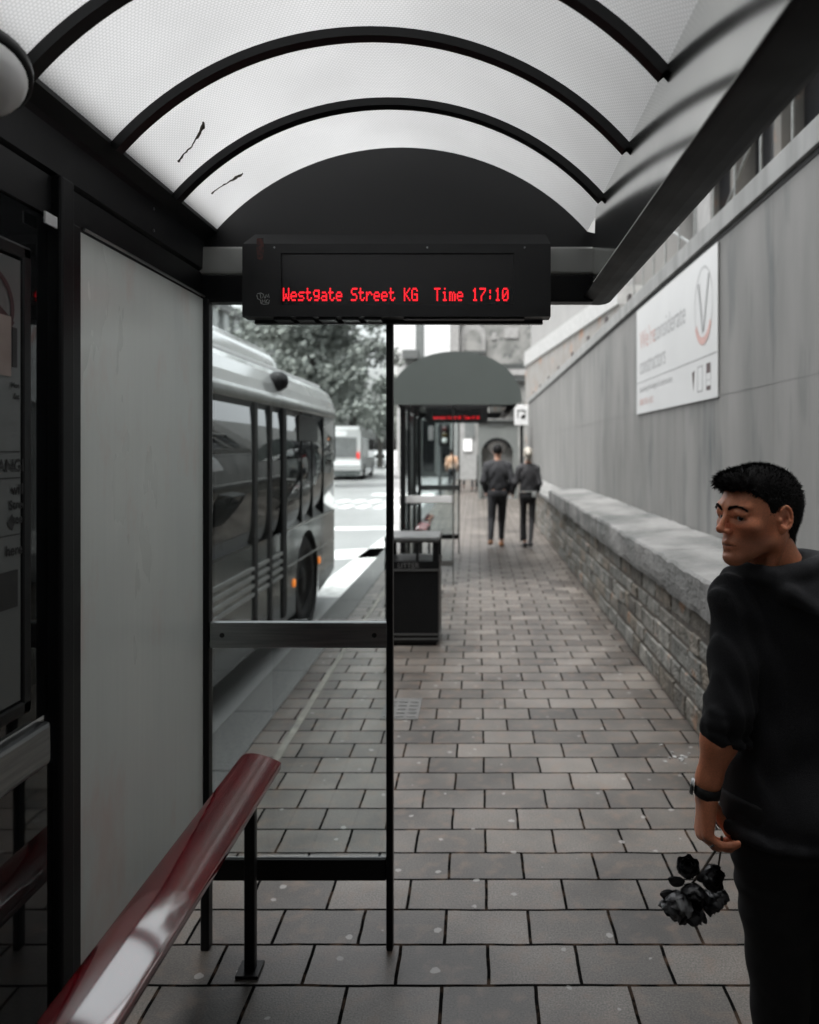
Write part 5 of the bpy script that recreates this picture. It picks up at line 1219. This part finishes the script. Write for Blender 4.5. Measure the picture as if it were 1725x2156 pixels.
# ---- the dark roses he holds
def roses():
    root = empty('rose_bouquet', (.52,1.79,.60), 'bunch of dark grey and black roses hanging upside down from the young man\'s hand', 'flowers')
    pet = mat('black_petals', (.012,.012,.014), .38, c2=(.03,.03,.033), nscale=30, contrast=(.45,.7)); gp = mat('grey_petals', (.20,.205,.21), .45, c2=(.05,.05,.055), nscale=28, contrast=(.42,.62)); stm = mat('dry_stem', (.10,.075,.06), .7)
    r_ = random.Random(9)
    s = MB(); top = Vector((.574,1.79,.792))
    s.tube([top+Vector((.002,0,.016)), top, P(1492,1812,1.79), P(1478,1834,1.79)], [.0028,.0026,.0024,.0026], 6)
    s.tube([top+Vector((.003,0,.016)), top+Vector((.002,0,0)), P(1512,1832,1.79), P(1524,1852,1.79)], [.0026,.0024,.0022,.003], 6)
    s.tube([top, P(1485,1825,1.78), P(1450,1870,1.78)], [.0024,.0022,.003], 6)
    s.build('stem', stm, root)
    def petal(c, out, up, w, h, cup, m_mb):
        out = Vector(out).normalized(); up = Vector(up).normalized(); side = up.cross(out).normalized(); n, k = 8, 8; vs = []
        for j in range(k+1):
            v = j/k
            for i in range(n+1):
                u = -1+2*i/n; wd = w*math.sin(math.pi*(.10+.80*v))**.6*(1-.12*v)
                p = Vector(c)+side*(u*wd)+up*(h*v*(1-.12*u*u))+out*(cup*(math.sin(math.pi*v*.85)-u*u*.55)+.25*cup*v*v+.0012*math.sin(9*u+5*v))
                vs.append(p)
        m_mb.add(vs, [(j*(n+1)+i, j*(n+1)+i+1, (j+1)*(n+1)+i+1, (j+1)*(n+1)+i) for j in range(k) for i in range(n)], True)
    def rose(c, ax, size, m_, nm='rose_head'):
        b = MB(); ax = Vector(ax).normalized(); a0 = ax.orthogonal().normalized(); b0 = ax.cross(a0)
        for ring, (cnt, rad, open_, sz) in enumerate(((3,.10,.0,.75),(5,.22,.22,.9),(6,.34,.55,1.0))):
            for i in range(cnt):
                an = 2*math.pi*i/cnt+ring*.7+r_.uniform(-.2,.2); rdv = a0*math.cos(an)+b0*math.sin(an)
                petal(Vector(c)+rdv*size*rad*.5, rdv, ax*(1-.35*open_)+rdv*open_*.55, size*.46*sz, size*.95*sz*(1-.1*ring), size*.20, b)
        for i in range(5):
            an = 2*math.pi*i/5; rdv = a0*math.cos(an)+b0*math.sin(an)
            petal(Vector(c)-ax*size*.08, rdv, ax*.4+rdv*.8, size*.10, size*.5, size*.05, b)
        b.ball(Vector(c)+ax*size*.05, size*.16, 10, 8)
        return b.build(nm, m_, root)
    for X, Y, d, ax_, sz, m_ in ((1450,1838,1.80,(-.15,-.35,.75),.046,pet),(1486,1846,1.785,(.35,-.6,.25),.050,pet),(1490,1876,1.795,(.55,-.4,-.65),.058,pet),(1462,1866,1.78,(-.2,-.6,-.35),.056,pet),
                               (1440,1884,1.775,(-.6,-.5,-.55),.060,gp),(1452,1902,1.79,(.05,-.4,-.95),.058,pet),(1426,1898,1.785,(-.75,-.4,-.7),.050,gp)):
        rose(P(X,Y,d), ax_, sz, m_)
    for a_ in ((P(1440,1862,1.765), (-.3,-.8,0), (-.8,0,.35), .015, .040, .006), (P(1420,1886,1.765), (0,-.9,.2), (-.9,0,.15), .013, .035, .006), (P(1475,1858,1.765), (0,-.9,.2), (.3,0,.9), .012, .03, .006)):
        b = MB(); petal(*a_, b); b.build('leaf', pet, root)
roses()

# ---- people further along the pavement
def walker(base, hgt, label, jacket, trousers, hair, arms, legs, shoe, sh=.19, hip=.155, vox=.011, group=None, skin=(.42,.24,.17), long_hair=False, bag=None, lk=1.0):
    bx, by, bz = base; k = hgt/1.76; root = empty('person', base, label, 'person', group)
    T = lambda p: (bx+p[0]*k, by+p[1]*k, bz+p[2]*k)
    lo, hi = (bx-.42*k, by-.42*k, bz-.01), (bx+.42*k, by+.45*k, bz+1.84*k)
    def head(B, g=0): 
        B.ell(T((0,.01,1.655)),((.072+g)*k,(.092+g)*k,(.108+g)*k),.02); B.cap(T((0,-.01,1.45)),T((0,0,1.60)),.054*k,.05*k,.03)
        for s in (-1,1): B.ell(T((s*.074,.0,1.645)),(.01*k,.02*k,.03*k),.006)
        B.ell(T((0,.10,1.64)),(.012*k,.016*k,.02*k),.01)
    def torso(B, g): 
        B.ell(T((0,0,1.28)),((sh*.92+g)*k,(.105+g)*k,(.19+g)*k),.05); B.ell(T((0,0,1.06)),((hip*.92+g)*k,(.098+g)*k,(.16+g)*k),.06); 
        for s in (-1,1): B.cap(T((s*.03,-.005,1.45)),T((s*sh*.9,0,1.405)),(.045+g)*k,(.048+g)*k,.04)
    def arm(B, g, hands):
        for a in arms:
            B.cap(T(a[0]),T(a[1]),(.050+g)*k,(.042+g)*k,.03); B.cap(T(a[1]),T(a[2]),(.042+g)*k,(.030+g)*k,.03)
            if hands: B.ell(T((a[2][0],a[2][1]+.01,a[2][2]-.05)),(.022*k,.035*k,.05*k),.02)
    def leg(B, g, pelvis=True):
        if pelvis: B.ell(T((0,0,.93)),((hip+g)*k,(.105+g)*k,(.13+g)*k),.05)
        for a in legs:
            B.cap(T(a[0]),T(a[1]),(.082*lk+g)*k,(.056*lk+g)*k,.03); B.cap(T(a[1]),T(a[2]),(.054*lk+g)*k,(.036*lk+g)*k,.03)
    B = Field(lo, hi, vox); head(B); torso(B,0); arm(B,0,True); leg(B,0)
    for a in legs: B.cap(T((a[2][0],a[2][1]-.03,a[2][2]-.035)),T((a[2][0],a[2][1]+.14,a[2][2]-.045)),.03*k,.024*k,.02)
    v, f = B.nets(); net_mesh('body', [(v,f)], M['skin'], root, [np.tile(np.array(skin),(len(v),1))])
    J = Field(lo, hi, vox); torso(J,.016); arm(J,.015,False); J.cap(T((0,-.01,1.42)),T((0,-.005,1.475)),.075*k,.062*k,.02)
    J.displace(lambda X,Y,Z: .004*np.sin(30*Z+14*X+6*np.sin(12*X))); J.clip(T((0,0,.90)),(0,0,-1)); J.clip(T((0,0,1.50)),(0,0,1)); net_mesh('jacket', [J.nets()], jacket, root)
    Lg = Field(lo, hi, vox); leg(Lg,.010); Lg.clip(T((0,0,.99)),(0,0,1)); Lg.clip(T((0,0,.125)),(0,0,-1)); net_mesh('trousers', [Lg.nets()], trousers, root)
    for a in legs:
        S_ = Field(T((a[2][0]-.08,a[2][1]-.12,a[2][2]-.12)), T((a[2][0]+.08,a[2][1]+.24,a[2][2]+.06)), .008)
        z0 = a[2][2]-.075
        S_.cap(T((a[2][0],a[2][1]-.035,z0+.04)),T((a[2][0],a[2][1]+.15,z0+.03)),.046*k,.036*k,.02); S_.clip(T((0,0,z0+.002)),(0,0,-1)); net_mesh('shoe', [S_.nets()], shoe, root)
    Hh = Field(T((-.16,-.20,1.42)), T((.16,.18,1.84)), .007)
    Hh.ell(T((0,-.012,1.685)),(.084*k,.098*k,.100*k),.02)
    if long_hair: Hh.cap(T((0,-.09,1.70)),T((0,-.11,1.66)),.045*k,.05*k,.03); Hh.cap(T((0,-.05,1.62)),T((0,-.06,1.56)),.065*k,.05*k,.03)
    Hh.clip(T((0,.075,1.69)),(0,1,-.5)); Hh.clip(T((0,0,1.545)),(0,0,-1)); Hh.displace(lambda X,Y,Z: .004*np.sin(90*X+40*Z)); net_mesh('hair', [Hh.nets()], hair, root)
    if bag:
        MB().box(T((.06,-.15,.90)), T((.15,-.115,.99)), .012).build('pouch', bag, root)
        n = 20; e = [T(((hip+.022)*math.cos(a),.122*math.sin(a),1.0)) for a in [2*math.pi*i/n for i in range(n+1)]]
        MB().tube(e, .010, 6).build('belt', bag, root)
    return root
dj = mat('dark_grey_jacket', (.013,.0135,.016), .85, c2=(.02,.021,.024), nscale=20); bj = mat('black_jacket', (.010,.010,.012), .8, c2=(.014,.014,.016), nscale=20); bt = mat('black_jeans', (.013,.014,.017), .85, c2=(.02,.021,.024), nscale=9); bl = mat('black_leggings', (.011,.011,.013), .8)
blond = mat('pale_blond_hair', (.36,.335,.29), .6, c2=(.17,.155,.13), nscale=40); grb = mat('grey_pouch', (.20,.21,.205), .6); tan = mat('tan_shoe', (.30,.13,.05), .6, c2=(.08,.06,.05), nscale=12)
mx_, mw_ = P(1048,0,13.3).x, P(1112,0,13.2).x
walker((mx_,13.3,0), 1.79, 'man in dark grey jacket walking away with head bowed beside a blond woman', dj, bt, M['hair'],
   [((-.185,0,1.39),(-.250,-.05,1.13),(-.195,.05,.97)),((.185,0,1.39),(.25,-.05,1.13),(.20,.05,.98))], [((-.085,0,.90),(-.105,.00,.49),(-.125,-.20,.145)),((.085,0,.90),(.075,.12,.49),(.07,.14,.075))], tan, sh=.2, hip=.165, group=None)
walker((mw_,13.2,0), 1.73, 'blond woman in black jacket and leggings walking away beside the stone wall', bj, bl, blond,
   [((-.15,0,1.38),(-.235,-.03,1.14),(-.27,.05,.98)),((.15,0,1.38),(.19,-.03,1.13),(.165,.06,1.0))], [((-.080,0,.90),(-.075,.10,.49),(-.045,.13,.075)),((.080,0,.90),(.070,.02,.49),(.030,-.17,.125))], bl, sh=.155, hip=.145, lk=.74, long_hair=True, bag=grb)
ST = [((-.18,0,1.39),(-.23,-.03,1.13),(-.21,.05,.92)),((.18,0,1.39),(.23,-.03,1.13),(.21,.05,.92))]; LG = [((-.085,0,.90),(-.10,.08,.49),(-.10,-.12,.09)),((.085,0,.90),(.08,.08,.49),(.08,.12,.075))]
walker((P(952,0,30).x,30,0), 1.70, 'distant person in beige and orange top beyond the second shelter', mat('beige_jacket',(.42,.33,.27),.8,c2=(.50,.27,.16),nscale=4), bt, M['hair'], ST, LG, M['rubber'], vox=.016)
walker((P(1000,0,31).x,31,0), 1.74, 'distant person all in black standing left of the arched kiosk', bj, bt, M['hair'], ST, LG, M['rubber'], sh=.17, vox=.016)
walker((P(973,0,33).x,33,0), 1.68, 'distant walker in dark coat mid stride beside the notice board', dj, bt, M['hair'], ST, LG, M['rubber'], sh=.18, vox=.016)
